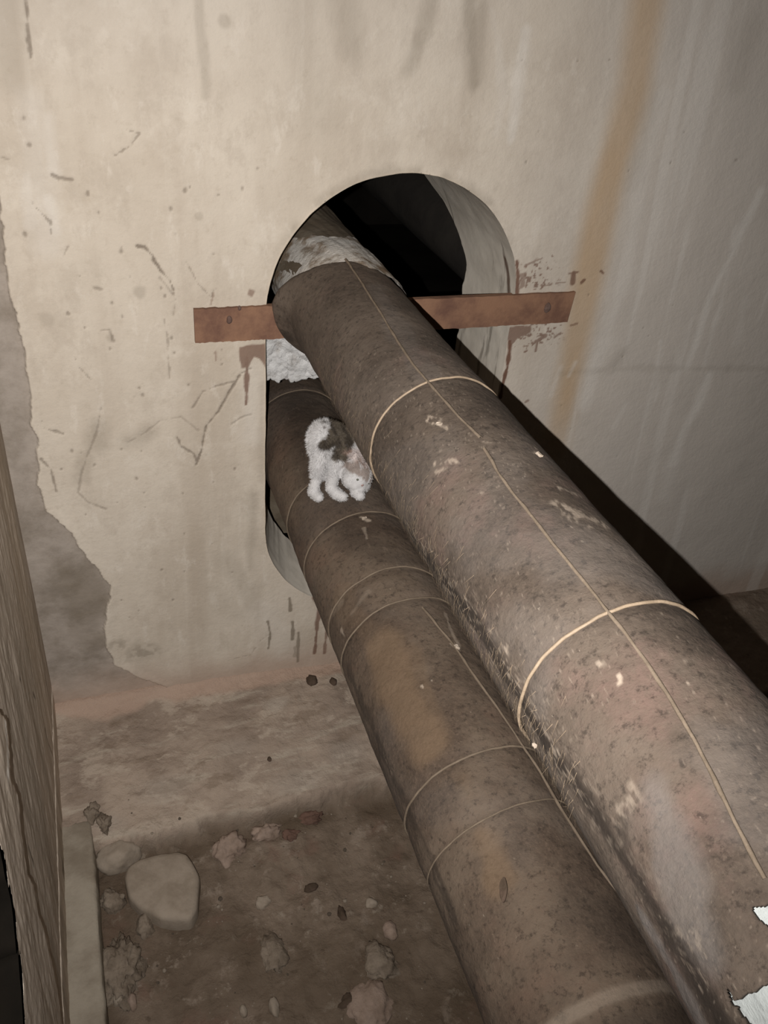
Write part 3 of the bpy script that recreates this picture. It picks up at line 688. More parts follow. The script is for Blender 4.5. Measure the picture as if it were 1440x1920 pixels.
cord('seam_cord', [(908, 842), (930, 880), (960, 925), (1000, 972), (1045, 1030), (1085, 1080), (1120, 1122), (1165, 1180), (1210, 1240), (1250, 1300), (1300, 1385), (1340, 1462), (1380, 1545), (1415, 1615), (1438, 1655)], UC, UR, .0025, M_CORD, up)
cyl_part('plaster_collar', UC+np.array([.014, -.004]), UR*1.0, -.16, .055, M_PLASTER, up, 21, .006, .03, .08, left=.22)['label'] = 'broken white plaster collar'
cyl_part('inner_wrap', UC+np.array([.014, -.005]), UR*.97, .0, 3.2, M_INNER, up, 33, .006)
# white torn wrap hanging below the collar
def flap():
    nu, nv = 60, 40; V = np.zeros((nu, nv, 3))
    top = np.array([on_y([(498, 610)], 1.03)[0], on_y([(580, 650)], 1.03)[0]]); bot = np.array([on_y([(484, 712)], 1.045)[0], on_y([(606, 712)], 1.045)[0]])
    for i in range(nu):
        u = i/(nu-1)
        a = top[0]+(top[1]-top[0])*u; b = bot[0]+(bot[1]-bot[0])*u
        b = b+np.array([0, 0, -.016*(fbm(u*5, 2., 3)-.5)*2-.008*(fbm(u*22, 2., 5)-.5)*2+.02*abs(u-.4)])
        for j in range(nv):
            v = j/(nv-1); p = a+(b-a)*v
            V[i, j] = p+np.array([0, .018*(fbm(u*4, v*3, 7)-.5)+.008*(fbm(u*14, v*12, 8)-.5), 0])
    o = mesh_np('torn_wrap', V.reshape(-1, 3), grid_faces(nu, nv), M_FLAP, up); o['label'] = 'ragged white scrap of wrap hanging under the pipe'
    sm = o.modifiers.new('t', 'SOLIDIFY'); sm.thickness = .006
flap()
# frayed fibres of the felt along the lower flank
def fibres():
    n = 1500; ang = rng.normal(math.radians(195), math.radians(16), n); y = rng.uniform(-1.5, -.35, n)
    ln = rng.uniform(.008, .032, n); V = []; Fc = []
    for i in range(n):
        a = ang[i]; nrm = np.array([math.cos(a), 0, math.sin(a)]); tg = np.array([-math.sin(a), 0, math.cos(a)])
        b = np.array([UC[0], y[i], UC[1]])+nrm*(UR+.001)
        dr = nrm*rng.uniform(.0, .10)+tg*rng.normal(.9, .25)+np.array([0, rng.normal(-.15, .25), 0]); dr /= np.linalg.norm(dr)
        sd = np.cross(dr, nrm); sd /= np.linalg.norm(sd)+1e-9; w = .0004
        k = len(V); V += [b-sd*w, b+sd*w, b+dr*ln[i]+nrm*.001]; Fc.append((k, k+1, k+2))
    o = mesh_np('frayed_fibres', np.array(V), np.array(Fc), M_WIRE, up); o['kind'] = 'stuff'
fibres()

# ---- lower pipe
lo = empty('insulated_pipe', (LC[0], -1.0, LC[1]))
tag(lo, 'lower brown felt-wrapped pipe with ochre stains, the one the cat stands on', 'pipe', 'felt-insulated heating pipes')
LS = lambda pts: surf(pts, LC, LR)
l_rings = [(-2+2*.0709/.0893, .0020, .006), (Ly((720, 1071)), .0020, -.004), (Ly((700, 1146)), .0020, .006), (-2+2*.0709/.165, .0022, .004), (Ly((1020, 1495)), .0016, .010), (Ly((565, 920)), .0020, .003), (.22, .0018, .002)]
def lo_wear(s, y, t, n3):
    sc = np.zeros_like(s); tar = np.zeros_like(s); och = np.zeros_like(s); gr = np.zeros_like(s)
    def stroke(pts, w, cap, jit=.012, f=40):
        d = dist_poly(s, y, LS(pts), False, .1)+jit*(fbm(s*f, y*f, 3)-.5); return cap*ss(w, w*.3, d)
    for pts, w, cap in [([(715, 1215), (745, 1300), (790, 1390)], .055, .75), ([(760, 1230), (800, 1340)], .03, .4), ([(870, 1470), (880, 1490)], .035, .35), ([(905, 1560), (925, 1600), (930, 1640)], .034, .7), ([(690, 1190), (640, 1120)], .03, .25)]:
        och = np.maximum(och, stroke(pts, w, cap, .06, 10))
    for pts, w, cap in [([(676, 968), (690, 975)], .007, .8), ([(683, 990), (688, 1010)], .004, .4), ([(850, 1208), (862, 1218)], .006, .9), ([(792, 1288), (794, 1290)], .003, .8), ([(640, 1180), (645, 1190)], .004, .5), ([(836, 1150), (850, 1190), (862, 1210)], .004, .4), ([(660, 1150), (690, 1110)], .01, .16), ([(625, 1150), (640, 1130)], .012, .18)]:
        sc = np.maximum(sc, stroke(pts, w, cap))
    for pts, w, cap in [([(660, 1010), (700, 1030), (740, 1050)], .05, .35), ([(620, 990), (680, 1000)], .03, .3), ([(655, 1260), (700, 1370), (740, 1460), (800, 1590), (850, 1720)], .018, .55), ([(870, 1480), (930, 1470)], .01, .25), ([(1080, 1700), (1180, 1760)], .06, .3), ([(944, 1655), (960, 1670), (930, 1690)], .008, .7), ([(930, 1690), (905, 1705), (886, 1726)], .003, .8), ([(560, 760), (600, 880)], .1, .4)]:
        tar = np.maximum(tar, stroke(pts, w, cap, .04, 18))
    ye = Ly((1150, 1862)); lap = y-(ye+.02*(fbm(s*9, s, 5)-.5)+.03*(s-LS([(1150, 1862)])[0, 0]))
    sc = np.maximum(sc, .28*ss(.013, .005, np.abs(lap+.004)))
    tar = np.maximum(tar, .35*ss(-.02, -.04, lap))
    gr = .10*ss(.5, .65, n3(6, 71))
    return np.stack([sc, tar, och, gr], 1)
jacket('felt_jacket', LC, LR, -3.6, 3.0, M_FELT_L, lo, lo_wear, 200, None, None, [(a, 1) for a, b, c in l_rings])
for i, (yy, r, tl) in enumerate(l_rings): ring_wire(LC, LR, yy, M_WIRE_D, lo, r, tl, 20+i*3)
cord('seam_cord', [(792, 1140), (815, 1168), (850, 1210), (885, 1262), (930, 1325), (970, 1385), (1010, 1445), (1050, 1515), (1085, 1570), (1120, 1625), (1165, 1685)], LC, LR, .0026, M_WIRE_D, lo)
fixp(up); fixp(lo)

# third pipe far inside the dark duct
dk_c = np.array([.72*D, (1.05-.50)*D])
o = cyl_part('bitumen_pipe', dk_c, .13, .45, 5.4, M_DARKP, None, 51, .004, 0, 0, 80, .06)
tag(o, 'dark pipe barely visible in the black space behind the wall opening', 'pipe')

# ------------------------------------------------------------------ rusty anchor bars
def bar(name, pxs, xa, xb, zt, zb, thick, label, taper, studs, skew):
    """flat bar lying against the wall from xa to xb"""
    root = empty(name, (0.5*(xa+xb), -.01, .5*(zt+zb)))
    bm = bmesh.new(); n = 60; L = []
    for i in range(n+1):
        u = i/n; x = xa+(xb-xa)*u
        rag = .0016*(vn(u*40, 1., 3)-.5)*2
        z0 = zb+rag; z1 = zt+.0012*(vn(u*30, 2., 5)-.5)*2
        sk0, sk1 = (skew if i == n else 0), 0
        y1, y0 = -.003, -.003-thick
        L.append([bm.verts.new(p) for p in ((x+sk1, y0, z1), (x+sk0, y0, z0), (x+sk0, y1, z0), (x+sk1, y1, z1))])
    for i in range(n):
        for k in range(4): bm.faces.new((L[i][k], L[i][(k+1) % 4], L[i+1][(k+1) % 4], L[i+1][k]))
    bm.faces.new(L[0][::-1]); bm.faces.new(L[-1])
    bmesh.ops.recalc_face_normals(bm, faces=bm.faces)
    obj_bm('flat_bar', bm, M_RUST, root, False)
    # narrow horizontal flange reaching into the opening
    bm = bmesh.new(); hx0, hx1 = taper
    P = [(hx0, -.004, zt-.003), (hx1, -.004, zt-.003), (hx1, .012, zt-.003), (hx0, .012, zt-.003)]
    top = [bm.verts.new(p) for p in P]; bot = [bm.verts.new((p[0], p[1], p[2]-.006)) for p in P]
    bm.faces.new(top); bm.faces.new(bot[::-1])
    for k in range(4): bm.faces.new((top[k], bot[k], bot[(k+1) % 4], top[(k+1) % 4]))
    bmesh.ops.recalc_face_normals(bm, faces=bm.faces)
    obj_bm('flange', bm, M_RUST, root, False)
    for (x, z, r) in studs:
        bm = bmesh.new(); bmesh.ops.create_icosphere(bm, subdivisions=3, radius=1)
        for v in bm.verts:
            k = 1+.35*(fbm(v.co.x*2+5, v.co.z*2+v.co.y+9, 3)-.5)
            v.co = Vector((x+v.co.x*r*k, -.003-thick+v.co.y*.006*k, z+v.co.z*r*1.5*k))
        obj_bm('weld_blob', bm, M_RUST_D, root)
    fixp(root)
    root['label'] = label; root['category'] = 'steel bar'; root['group'] = 'rusty anchor bars'
    return root
bt = on_y([(362, 577), (1075, 545)]); bb = on_y([(365, 642), (1070, 598)])
zt = float(bt[:, 2].mean()); zb = float(bb[:, 2].mean())
bar('anchor_bar', None, bt[0, 0], UC[0]-UR*.93, zt, zb, .010, 'rusty flat steel bar fixed to the wall left of the upper pipe', (HX-HR+.005, UC[0]-UR*.95), [(on_y([(428, 596)])[0, 0], on_y([(428, 596)])[0, 2], .007), (on_y([(447, 574)])[0, 0], on_y([(447, 574)])[0, 2], .004)], 0)
bar('anchor_bar', None, UC[0]+UR*.93, bt[1, 0], zt, zb, .010, 'longer rusty steel bar spanning the opening to the right of the upper pipe', (UC[0]+UR*.95, HX+HR-.005), [(on_y([(1022, 574)])[0, 0], on_y([(1022, 574)])[0, 2], .010)], -.006)

# ------------------------------------------------------------------ stones and rubble
def stone_mesh(name, rx, ry, rz, seed, rough=.25, sub=4, flat=0.):
    bm = bmesh.new(); bmesh.ops.create_icosphere(bm, subdivisions=sub, radius=1)
    r = np.random.default_rng(seed); off = r.uniform(0, 50, 3)
    # facet it by clipping with random planes, then roughen
    planes = [(lambda n: n/np.linalg.norm(n))(r.normal(size=3)) for _ in range(9)]; ds = r.uniform(.68, .95, 9)
    for v in bm.verts:
        p = np.array(v.co)
        for n, dd in zip(planes, ds):
            e = p@n-dd
            if e > 0: p = p-n*e*.85
        k = 1+1.3*rough*(fbm(p[0]*1.5+off[0]+p[2], p[1]*1.5+off[1]-p[2]*.7, seed)-.5)+rough*.9*(fbm(p[0]*5+off[0], p[1]*5+off[1]+p[2]*5, seed+1)-.5)
        p = p*k
        if flat and p[2] > flat: p[2] = flat+(p[2]-flat)*.12
        v.co = Vector((p[0]*rx, p[1]*ry, p[2]*rz))
    me = bpy.data.meshes.new(name); bm.to_mesh(me); bm.free()
    me.polygons.foreach_set('use_smooth', np.ones(len(me.polygons), bool))
    return me
S_PALE = simple('pale_grey_stone', (.29, .24, .19, 1), (.22, .178, .136, 1), 14, .95, .1, .5, .003)
S_PINK = simple('pinkish_mortar', (.30, .225, .18, 1), (.20, .145, .11, 1), 18, .95, .1, .8, .004)
S_MORT = simple('crumbly_mortar', (.24, .193, .148, 1), (.14, .108, .08, 1), 20, .95, .1, .9, .005)
S_DARK = simple('dark_clod', (.065, .046, .032, 1), (.095, .065, .048, 1), 25, .95, .1, .8, .003)
S_RED = simple('brick_chip', (.135, .080, .060, 1), (.095, .058, .044, 1), 22, .95, .1, .8, .003)
def ground(px):
    z = -.12
    for _ in range(12):
        p = on_z([px], z)[0]; z = float(floor_h(np.array([p[0]]), np.array([p[1]]))[0][0])
    return p[0], p[1], z
def stone(name, px, wpx, hpx, hz, mat, label, cat, seed, sink=.3, rough=.25, sub=4, flat=0., rot=0., group=None):
    x, y, z = ground(px); d = np.linalg.norm(np.array([x, y, z])-CAMP)
    depth = float((np.array([x, y, z])-CAMP)@fwd); s = depth/F*.5
    ry = hpx*s/.72
    me = stone_mesh(name, wpx*s, ry, hz, seed, rough, sub, flat); me.materials.append(mat)
    o = bpy.data.objects.new(name, me); COL.objects.link(o); o.location = (x, y, z+hz*(1-2*(sink+.14))*.5); o.rotation_euler = (0, 0, rot)
    tag(o, label, cat, group); return o
def slab():
    out = [(232, 1640), (238, 1622), (262, 1606), (300, 1596), (335, 1592), (352, 1600), (366, 1622), (375, 1640), (372, 1672), (370, 1700), (357, 1722), (330, 1722), (300, 1720), (262, 1700), (240, 1678)]
    zt = -.075; P = on_z(out, zt)[:, :2]; c = P.mean(0)
    # resample the outline
    Q = np.vstack([P, P[:1]]); L = np.concatenate([[0], np.cumsum(np.hypot(*np.diff(Q, axis=0).T))]); n = 120
    q = np.linspace(0, L[-1], n, endpoint=False); R = np.stack([np.interp(q, L, Q[:, 0]), np.interp(q, L, Q[:, 1])], 1)
    for _ in range(4): R = .25*np.roll(R, 1, 0)+.5*R+.25*np.roll(R, -1, 0)
    prof = [(0, .004), (.3, .003), (.6, .001), (.82, -.001), (.93, -.004), (.985, -.010), (1.0, -.018), (1.01, -.045), (.98, -.09)]
    V = []; 
    for k, (s, dz) in enumerate(prof[1:]):
        r = c+(R-c)*s
        V.append(np.stack([r[:, 0]-c[0], r[:, 1]-c[1], dz+.010*(fbm(r[:, 0]*18, r[:, 1]*18, 3)-.5)+.004*(fbm(r[:, 0]*60, r[:, 1]*60, 4)-.5)], 1))
    V = np.concatenate(V); m = len(prof)-1
    i = np.arange(m*n).reshape(m, n); f = np.stack([i[:-1], np.roll(i[:-1], -1, 1), np.roll(i[1:], -1, 1), i[1:]], -1).reshape(-1, 4)[:, ::-1]
    V = np.vstack([V, [[0, 0, .004]]]); k = len(V)-1
    cap = np.stack([i[0], np.roll(i[0], -1), np.full(n, k), np.full(n, k)], -1)
    me = bpy.data.meshes.new('stone_slab')
    me.from_pydata([tuple(v) for v in V], [], [tuple(a) for a in f]+[(a[0], a[1], a[2]) for a in cap]); me.update()
    bm = bmesh.new(); bm.from_mesh(me); bmesh.ops.recalc_face_normals(bm, faces=bm.faces); bm.to_mesh(me); bm.free()
    me.polygons.foreach_set('use_smooth', np.ones(len(me.polygons), bool)); me.materials.append(S_PALE)
    o = bpy.data.objects.new('stone_slab', me); COL.objects.link(o); o.location = (c[0], c[1], zt)
    tag(o, 'large flat pale grey rounded stone slab lying on the dirt below the bench', 'stone')
slab()
stone('stone', (224, 1603), 82, 44, .045, S_PALE, 'smooth pale stone wedged between the kerb and the flat slab', 'stone', 4, .45, .2)
stone('mortar_lump', (428, 1592), 56, 40, .035, S_PINK, 'knobbly pinkish mortar lump behind the flat slab, under the bench lip', 'rubble', 9, .35, .7)
stone('mortar_lump', (500, 1562), 66, 26, .03, S_PINK, 'long pale pink broken mortar piece hanging at the bench lip', 'rubble', 12, .4, .6, 4, 0, .25)
stone('brick_chip', (548, 1566), 36, 20, .018, S_RED, 'dark red brick chip beside the pale mortar at the bench lip', 'rubble', 15, .45, .7)
stone('brick_chip', (583, 1534), 46, 20, .018, S_RED, 'reddish brick chip with white flecks at the right end of the bench lip', 'rubble', 16, .45, .7)
stone('mortar_lump', (226, 1815), 84, 108, .05, S_MORT, 'big crumbly grey mortar heap against the kerb at the bottom', 'rubble', 22, .5, .8, 5)
stone('mortar_lump', (274, 1738), 36, 34, .04, S_MORT, 'grey mortar knob above the big heap by the kerb', 'rubble', 26, .5, .5)
stone('stone', (222, 1874), 26, 22, .02, S_PALE, 'small pale chip on the near end of the mortar heap', 'stone', 27, .35, .3, 3)
stone('stone', (248, 1880), 20, 26, .018, S_PINK, 'small pinkish chip right of the pale chip on the heap', 'stone', 28, .35, .3, 3)
stone('stone', (208, 1692), 46, 36, .03, S_MORT, 'rough grey stone touching the kerb left of the flat slab', 'stone', 29, .4, .5)
stone('stone', (172, 1524), 30, 28, .026, S_MORT, 'pale lump on the far end of the kerb', 'stone', 31, .45, .7, 4)
stone('stone', (196, 1545), 26, 30, .03, S_MORT, 'crumbly stone just right of the far kerb end', 'stone', 32, .5, .8, 4)
stone('pebble', (585, 1277), 22, 18, .016, S_DARK, 'dark pebble on the bench, left of two by the wall foot', 'pebble', 41, .25, .4, 3)
stone('pebble', (625, 1278), 14, 14, .012, S_DARK, 'smaller dark pebble on the bench beside the lower pipe', 'pebble', 42, .25, .4, 3)
stone('pebble', (505, 1424), 8, 8, .006, S_DARK, 'tiny dark pebble in the middle of the bench', 'pebble', 43, .2, .4, 3)
stone('stone', (696, 1694), 24, 18, .014, S_PALE, 'pale blocky pebble on the dirt close to the lower pipe', 'pebble', 44, .3, .3, 3)
stone('stone', (731, 1746), 30, 28, .018, S_PINK, 'round pink stone on the dirt beside the lower pipe', 'stone', 45, .35, .3, 3)
stone('clod', (583, 1666), 26, 14, .012, S_DARK, 'dark oval clod in the middle of the dirt floor', 'clod', 46, .3, .4, 3)
stone('clod', (641, 1716), 18, 24, .012, S_DARK, 'dark pointed clod on the dirt right of the oval one', 'clod', 47, .3, .6, 3)
stone('mortar_lump', (495, 1692), 32, 20, .014, S_PALE, 'pale crumbly piece on the dirt right of the flat slab', 'rubble', 48, .4, .6, 3)
stone('mortar_lump', (513, 1790), 58, 52, .026, S_MORT, 'knobbly mortar lump with a dark pit in the middle of the dirt', 'rubble', 49, .55, .7, 4)
stone('mortar_lump', (708, 1800), 76, 70, .028, S_MORT, 'broad flat mortar piece at the lower right of the dirt beside the pipe', 'rubble', 50, .6, .5, 4)
stone('mortar_lump', (690, 1880), 90, 70, .028, S_PINK, 'pinkish mortar piece at the bottom edge beside the lower pipe', 'rubble', 51, .6, .5, 4)
stone('stone', (514, 1890), 20, 30, .016, S_PALE, 'upright pale pebble at the bottom middle of the dirt', 'pebble', 52, .3, .3, 3)
stone('stone', (456, 1896), 16, 18, .012, S_PALE, 'round pale pebble at the bottom left of the upright one', 'pebble', 53, .3, .3, 3)
stone('clod', (650, 1878), 44, 20, .010, S_DARK, 'dark sliver of dirt in front of the pinkish mortar piece', 'clod', 54, .4, .5, 3)
proto = None
for i in range(70):
    px = (random.uniform(210, 800), random.uniform(1500, 1915))
    if px[0] > 640+(px[1]-1300)*.42 or (225 < px[0] < 385 and 1585 < px[1] < 1730): continue
    if proto is None: protos = [stone_mesh('pebble', 1, 1, .8, 200+k, .4, 2) for k in range(4)]; proto = True; [m.materials.append(S_PALE if k % 2 else S_MORT) for k, m in enumerate(protos)]
    x, y, z = ground(px); s = random.choice([.002, .0025, .003, .004, .006])
    o = bpy.data.objects.new('pebble', protos[i % 4]); COL.objects.link(o); o.location = (x, y, z+s*.3); o.scale = (s, s, s); o.rotation_euler = (0, 0, random.random()*6)
    tag(o, 'tiny pale grit pebble scattered on the dirt floor', 'pebble', 'grit pebbles scattered over the dirt floor')
# loose flakes lying on the pipes
def flake(px, c, R, w, l, mat, label, seed, rot=0.):
    p = on_cyl([px], c, R+.004)[0]; a = math.atan2(p[2]-c[1], p[0]-c[0])
    r = np.random.default_rng(seed); n = 18; bm = bmesh.new(); ring = []
    rad = 1+r.uniform(-.3, .3, n); rad = .5*rad+.25*np.roll(rad, 1)+.25*np.roll(rad, -1)
    for zt_ in (.0015, -.0015):
        ring.append([bm.verts.new((math.cos(t)*w*rad[i], math.sin(t)*l*rad[i], zt_+.0012*math.sin(3*t))) for i, t in enumerate(np.linspace(0, 2*math.pi, n, endpoint=False))])
    bm.faces.new(ring[0]); bm.faces.new(ring[1][::-1])
    for i in range(n): bm.faces.new((ring[0][i], ring[1][i], ring[1][(i+1) % n], ring[0][(i+1) % n]))
    bmesh.ops.recalc_face_normals(bm, faces=bm.faces)
    o = obj_bm('plaster_flake', bm, mat, None, False); o.location = p
    o.rotation_euler = (Matrix.Rotation(-(a-math.pi/2), 3, 'Y').inverted() @ Matrix.Rotation(rot, 3, 'Z')).to_euler() if False else (Matrix.Rotation(math.pi/2-a, 3, 'Y') @ Matrix.Rotation(rot, 3, 'Z')).to_euler()
    tag(o, label, 'flake')
flake((683, 972), LC, LR, .006, .004, M_FLAKE, 'small white plaster flake on the lower pipe in front of the cat', 1)
flake((857, 1213), LC, LR, .004, .007, M_FLAKE, 'pale flake on the seam of the lower pipe', 2, .5)
flake((823, 795), UC, UR, .003, .006, M_FLAKE, 'white flake on top of the upper pipe near its first wire ring', 3, .9)
flake((1011, 852), UC, UR, .003, .006, M_FLAKE, 'pale flake near the right edge of the upper pipe', 4, .7)
flake((1002, 1397), UC, UR, .002, .004, M_FLAKE, 'white flake low on the left flank of the upper pipe', 5)
flake((944, 1668), LC, LR, .007, .016, S_DARK, 'dark brown peeled scale on the cracked part of the lower pipe', 6, -.5)

# ------------------------------------------------------------------ cat
def build_cat():
    spheres = []
    def ball(p, r): spheres.append((np.asarray(p, float), np.asarray(r if not np.isscalar(r) else (r, r, r), float)))
    def chain(pts, n=10):
        for (p, r), (q, s) in zip(pts[:-1], pts[1:]):
            p = np.asarray(p); q = np.asarray(q)
            for i in range(n+1):
                u = i/n; ball(p+(q-p)*u, r+(s-r)*u)
    G = lambda a, b: on_cyl([(a, b)], LC, LR)[0]
    f1, f2, f3 = G(594, 930), G(632, 932), G(666, 929)
    nrm = lambda p: (lambda v: v/np.linalg.norm(v))(np.array([p[0]-LC[0], 0, p[2]-LC[1]]))
    yb = f1[1]+.010
    A = lambda a, b, dy=0: on_y([(a, b)], (yb+dy+D)/D)[0]
    rump = A(602, 822, .02); mid = A(625, 822, .035); sho = A(652, 852, .02); neck = A(664, 872, -.01); head = A(667, 893, -.035)
    # trunk: hunched back
    chain([(A(600, 838, .02), .031), (rump, .034), (A(606, 812, .03), .033), (mid, .040), (A(640, 838, .03), .041), (sho, .036), (neck, .027), (head, .024)], 8)
    chain([(A(608, 848, .02), .030), (A(628, 850, .02), .034), (A(646, 862, .015), .032)], 6)
    # near hind leg
    chain([(A(604, 850, .01), .025), (A(597, 872, 0), .019), (A(594, 896, .004), .0135), (f1+nrm(f1)*.018, .013)], 8)
    chain([(f1+nrm(f1)*.012, .0145), (f1+nrm(f1)*.011+np.array([.006, -.020, 0]), .0125)], 5)
    # foreleg nearest the camera
    chain([(A(634, 862, 0), .027), (A(626, 884, -.006), .018), (f2+nrm(f2)*.028+np.array([-.007, .004, 0]), .0135), (f2+nrm(f2)*.013, .0135)], 8)
    chain([(f2+nrm(f2)*.012, .0145), (f2+nrm(f2)*.011+np.array([.012, -.016, 0]), .0125)], 5)
    # far foreleg beneath the chin
    chain([(A(655, 870, .02), .024), (f3+nrm(f3)*.03+np.array([0, .015, 0]), .016), (f3+nrm(f3)*.013, .0135)], 8)
    chain([(f3+nrm(f3)*.012, .014), (f3+nrm(f3)*.010+np.array([.006, -.016, 0]), .0125)], 5)
    # far hind leg, behind the near one
    f4 = G(620, 920)+np.array([0, .05, 0])
    chain([(A(614, 848, .05), .024), (f4+np.array([.004, 0, .05]), .017), (f4+nrm(f4)*.014, .0135)], 8)
    # tail, lying along the pipe behind
    tl = [A(612, 806, .06), A(614, 836, .10), A(614, 862, .13)]
    chain([(tl[0], .012), (tl[1], .010), (tl[2], .008)], 8)
    # head frame: looks down-right towards the camera
    toC = CAMP-head; toC /= np.linalg.norm(toC)
    fw = toC*.85+RT*.50-UP*.50; fw /= np.linalg.norm(fw)
    upv = UP+.35*RT; upv = upv-fw*(upv@fw); upv /= np.linalg.norm(upv); sd = np.cross(fw, upv)
    H = lambda a, b, c: head+sd*a+upv*b+fw*c
    HS = 1.28
    ball(head, .029*HS); ball(H(0, .003*HS, .006*HS), .028*HS); ball(H(.012*HS, -.006*HS, .010*HS), .019*HS); ball(H(-.012*HS, -.006*HS, .010*HS), .019*HS)
    ball(H(.007*HS, -.011*HS, .021*HS), .0105*HS); ball(H(-.007*HS, -.011*HS, .021*HS), .0105*HS); ball(H(0, -.006*HS, .021*HS), .0105*HS); ball(H(0, -.016*HS, .017*HS), .009*HS)
    for s in (-1, 1):
        for k in range(9):
            u = k/8; ball(H(s*(.016+.009*u)*HS, (.016+.027*u)*HS, -.003*HS), .0115*HS*(1-u)**.8+.0016)
    bm = bmesh.new()
    for p, r in spheres:
        bmesh.ops.create_icosphere(bm, subdivisions=2, radius=1, matrix=Matrix.Translation(Vector(p)) @ Matrix.Diagonal((r[0], r[1], r[2], 1)))
    tmp = obj_bm('tmp', bm)
    rm = tmp.modifiers.new('r', 'REMESH'); rm.mode = 'VOXEL'; rm.voxel_size = .0028
    sm = tmp.modifiers.new('s', 'SMOOTH'); sm.factor = .5; sm.iterations = 5
    dg = bpy.context.evaluated_depsgraph_get(); dg.update()
    me = bpy.data.meshes.new_from_object(tmp.evaluated_get(dg)); me.name = 'cat'
    bpy.data.objects.remove(tmp)
    nv = len(me.vertices); co = np.zeros(nv*3); me.vertices.foreach_get('co', co); co = co.reshape(-1, 3)
    no = np.zeros(nv*3); me.vertices.foreach_get('normal', no); no = no.reshape(-1, 3)
    # coat: white with a dark tabby saddle on the flank, light tabby forehead
    def coat(p):
        jitter = .03*(fbm(p[:, 0]*60, p[:, 2]*60+p[:, 1]*40, 3)-.5)
        s0 = A(624, 832, -.02); s1 = A(640, 806, .02); s2 = A(640, 848, -.01)
        d = np.minimum.reduce([np.linalg.norm(p-s0, axis=1)-.030, np.linalg.norm(p-s1, axis=1)-.044, np.linalg.norm(p-s2, axis=1)-.026])+jitter
        sad = ss(.005, -.005, d)
        st = ss(.40, .62, fbm(p[:, 0]*75+p[:, 1]*50, p[:, 2]*55, 8))
        c = np.tile(np.array([.47, .455, .45]), (len(p), 1))
        dark = np.array([.040, .031, .023])*(1-st[:, None])+np.array([.085, .068, .050])*st[:, None]
        c = c*(1-sad[:, None])+dark*sad[:, None]
        q = p-head; b = q@upv; cc = q@fw; a = q@sd
        fr = ss(.000, .012, b)*ss(.052, .042, np.linalg.norm(q, axis=1))*ss(.40, .58, fbm(a*190+5, b*45+5, 4))*.85
        tab = np.array([.19, .145, .12]); c = c*(1-fr[:, None])+tab*fr[:, None]
        ear = ss(.030, .040, b)*ss(.075, .06, np.linalg.norm(q, axis=1)); c = c*(1-.4*ear[:, None])+np.array([.42, .28, .23])*.4*ear[:, None]
        return np.concatenate([c, np.ones((len(p), 1))], 1)
    at = me.attributes.new('coat', 'FLOAT_COLOR', 'POINT'); at.data.foreach_set('color', coat(co).astype(np.float32).ravel())
    me.polygons.foreach_set('use_smooth', np.ones(len(me.polygons), bool))
    k = NB('cat_coat', .9, .15); a = k.n('ShaderNodeAttribute'); a.attribute_name = 'coat'
    k.color(k.mix(k.ramp(k.noise(140, 3, .6), .4, .7, 0, .12), a.outputs['Color'], (.22, .2, .18, 1))); k.bump(k.noise(260, 3, .6), .35, .002)
    me.materials.clear(); me.materials.append(k.m)
    o = bpy.data.objects.new('cat', me); COL.objects.link(o)
    tag(o, 'white cat with a dark tabby saddle, hunched with head lowered, standing on the lower pipe', 'cat')
    # fur tufts
    n = 26000; idx = rng.integers(0, nv, n); P = co[idx]+rng.normal(0, .001, (n, 3)); N = no[idx]
    low = np.minimum.reduce([np.linalg.norm(P-f, axis=1) for f in (f1, f2, f3, f4)])
    hd = np.linalg.norm(P-head, axis=1)
    L = rng.uniform(.005, .010, n)*np.where(low < .05, .4, 1)*np.where(hd < .045, .4, 1)
    dr = N+np.array([-.1, .1, -.55])+rng.normal(0, .28, (n, 3)); dr /= np.linalg.norm(dr, axis=1)[:, None]
    sdv = np.cross(dr, rng.normal(size=(n, 3))); sdv /= np.linalg.norm(sdv, axis=1)[:, None]; w = .00055
    V = np.stack([P-sdv*w-N*.001, P+sdv*w-N*.001, P+dr*L[:, None]], 1).reshape(-1, 3)
    Fc = np.arange(n*3).reshape(-1, 3)
    cf = np.repeat(coat(P), 3, 0)
    fo = mesh_np('fur', V, Fc, k.m, o, True, {'coat': cf}); fo['kind'] = 'stuff'
    # eyes and nose
    eye_m = NB('cat_eye', .15, .6).color((.05, .055, .03, 1)).m; nose_m = NB('cat_nose', .5, .3).color((.26, .17, .15, 1)).m
    for s in (-1, 1):
        bm = bmesh.new(); bmesh.ops.create_icosphere(bm, subdivisions=3, radius=.0042, matrix=Matrix.Translation(Vector(H(s*.0125*HS, .003*HS, .0265*HS))))
        obj_bm('eye', bm, eye_m, o)
    bm = bmesh.new(); bmesh.ops.create_icosphere(bm, subdivisions=3, radius=.0038, matrix=Matrix.Translation(Vector(H(0, -.003*HS, .0308*HS))))
    obj_bm('nose', bm, nose_m, o)
build_cat()

# ------------------------------------------------------------------ light: one hand lamp beside the camera
ld = bpy.data.lights.new('hand_lamp', 'SPOT'); lamp = bpy.data.objects.new('hand_lamp', ld); COL.objects.link(lamp)
lamp.location = (CAMP[0]-.074, CAMP[1], CAMP[2]-.018)
tgt = Vector(on_y([(530, 790)])[0]); dv = (tgt-lamp.location).normalized()
lamp.rotation_euler = dv.to_track_quat('-Z', 'Y').to_euler()
ld.energy = 214; ld.spot_size = math.radians(110); ld.spot_blend = 1.0; ld.shadow_soft_size = .004; ld.color = (1.0, .972, .942)
w = bpy.data.worlds.new('world'); scn.world = w; w.use_nodes = True
w.node_tree.nodes['Background'].inputs[0].default_value = (.02, .018, .016, 1); w.node_tree.nodes['Background'].inputs[1].default_value = .2

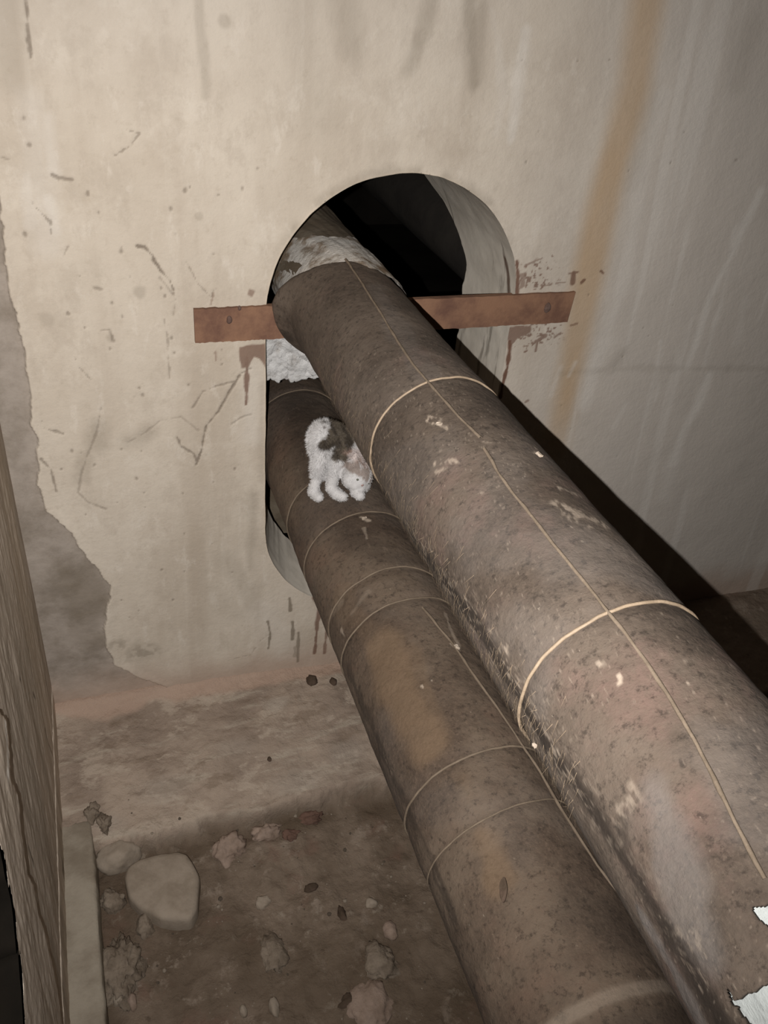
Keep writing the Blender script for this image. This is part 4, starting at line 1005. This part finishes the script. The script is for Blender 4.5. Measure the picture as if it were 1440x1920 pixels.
scn.view_settings.view_transform = 'Standard'; scn.view_settings.look = 'None'
scn.view_settings.exposure = 0.0; scn.view_settings.gamma = 1; scn.view_settings.use_curve_mapping = False
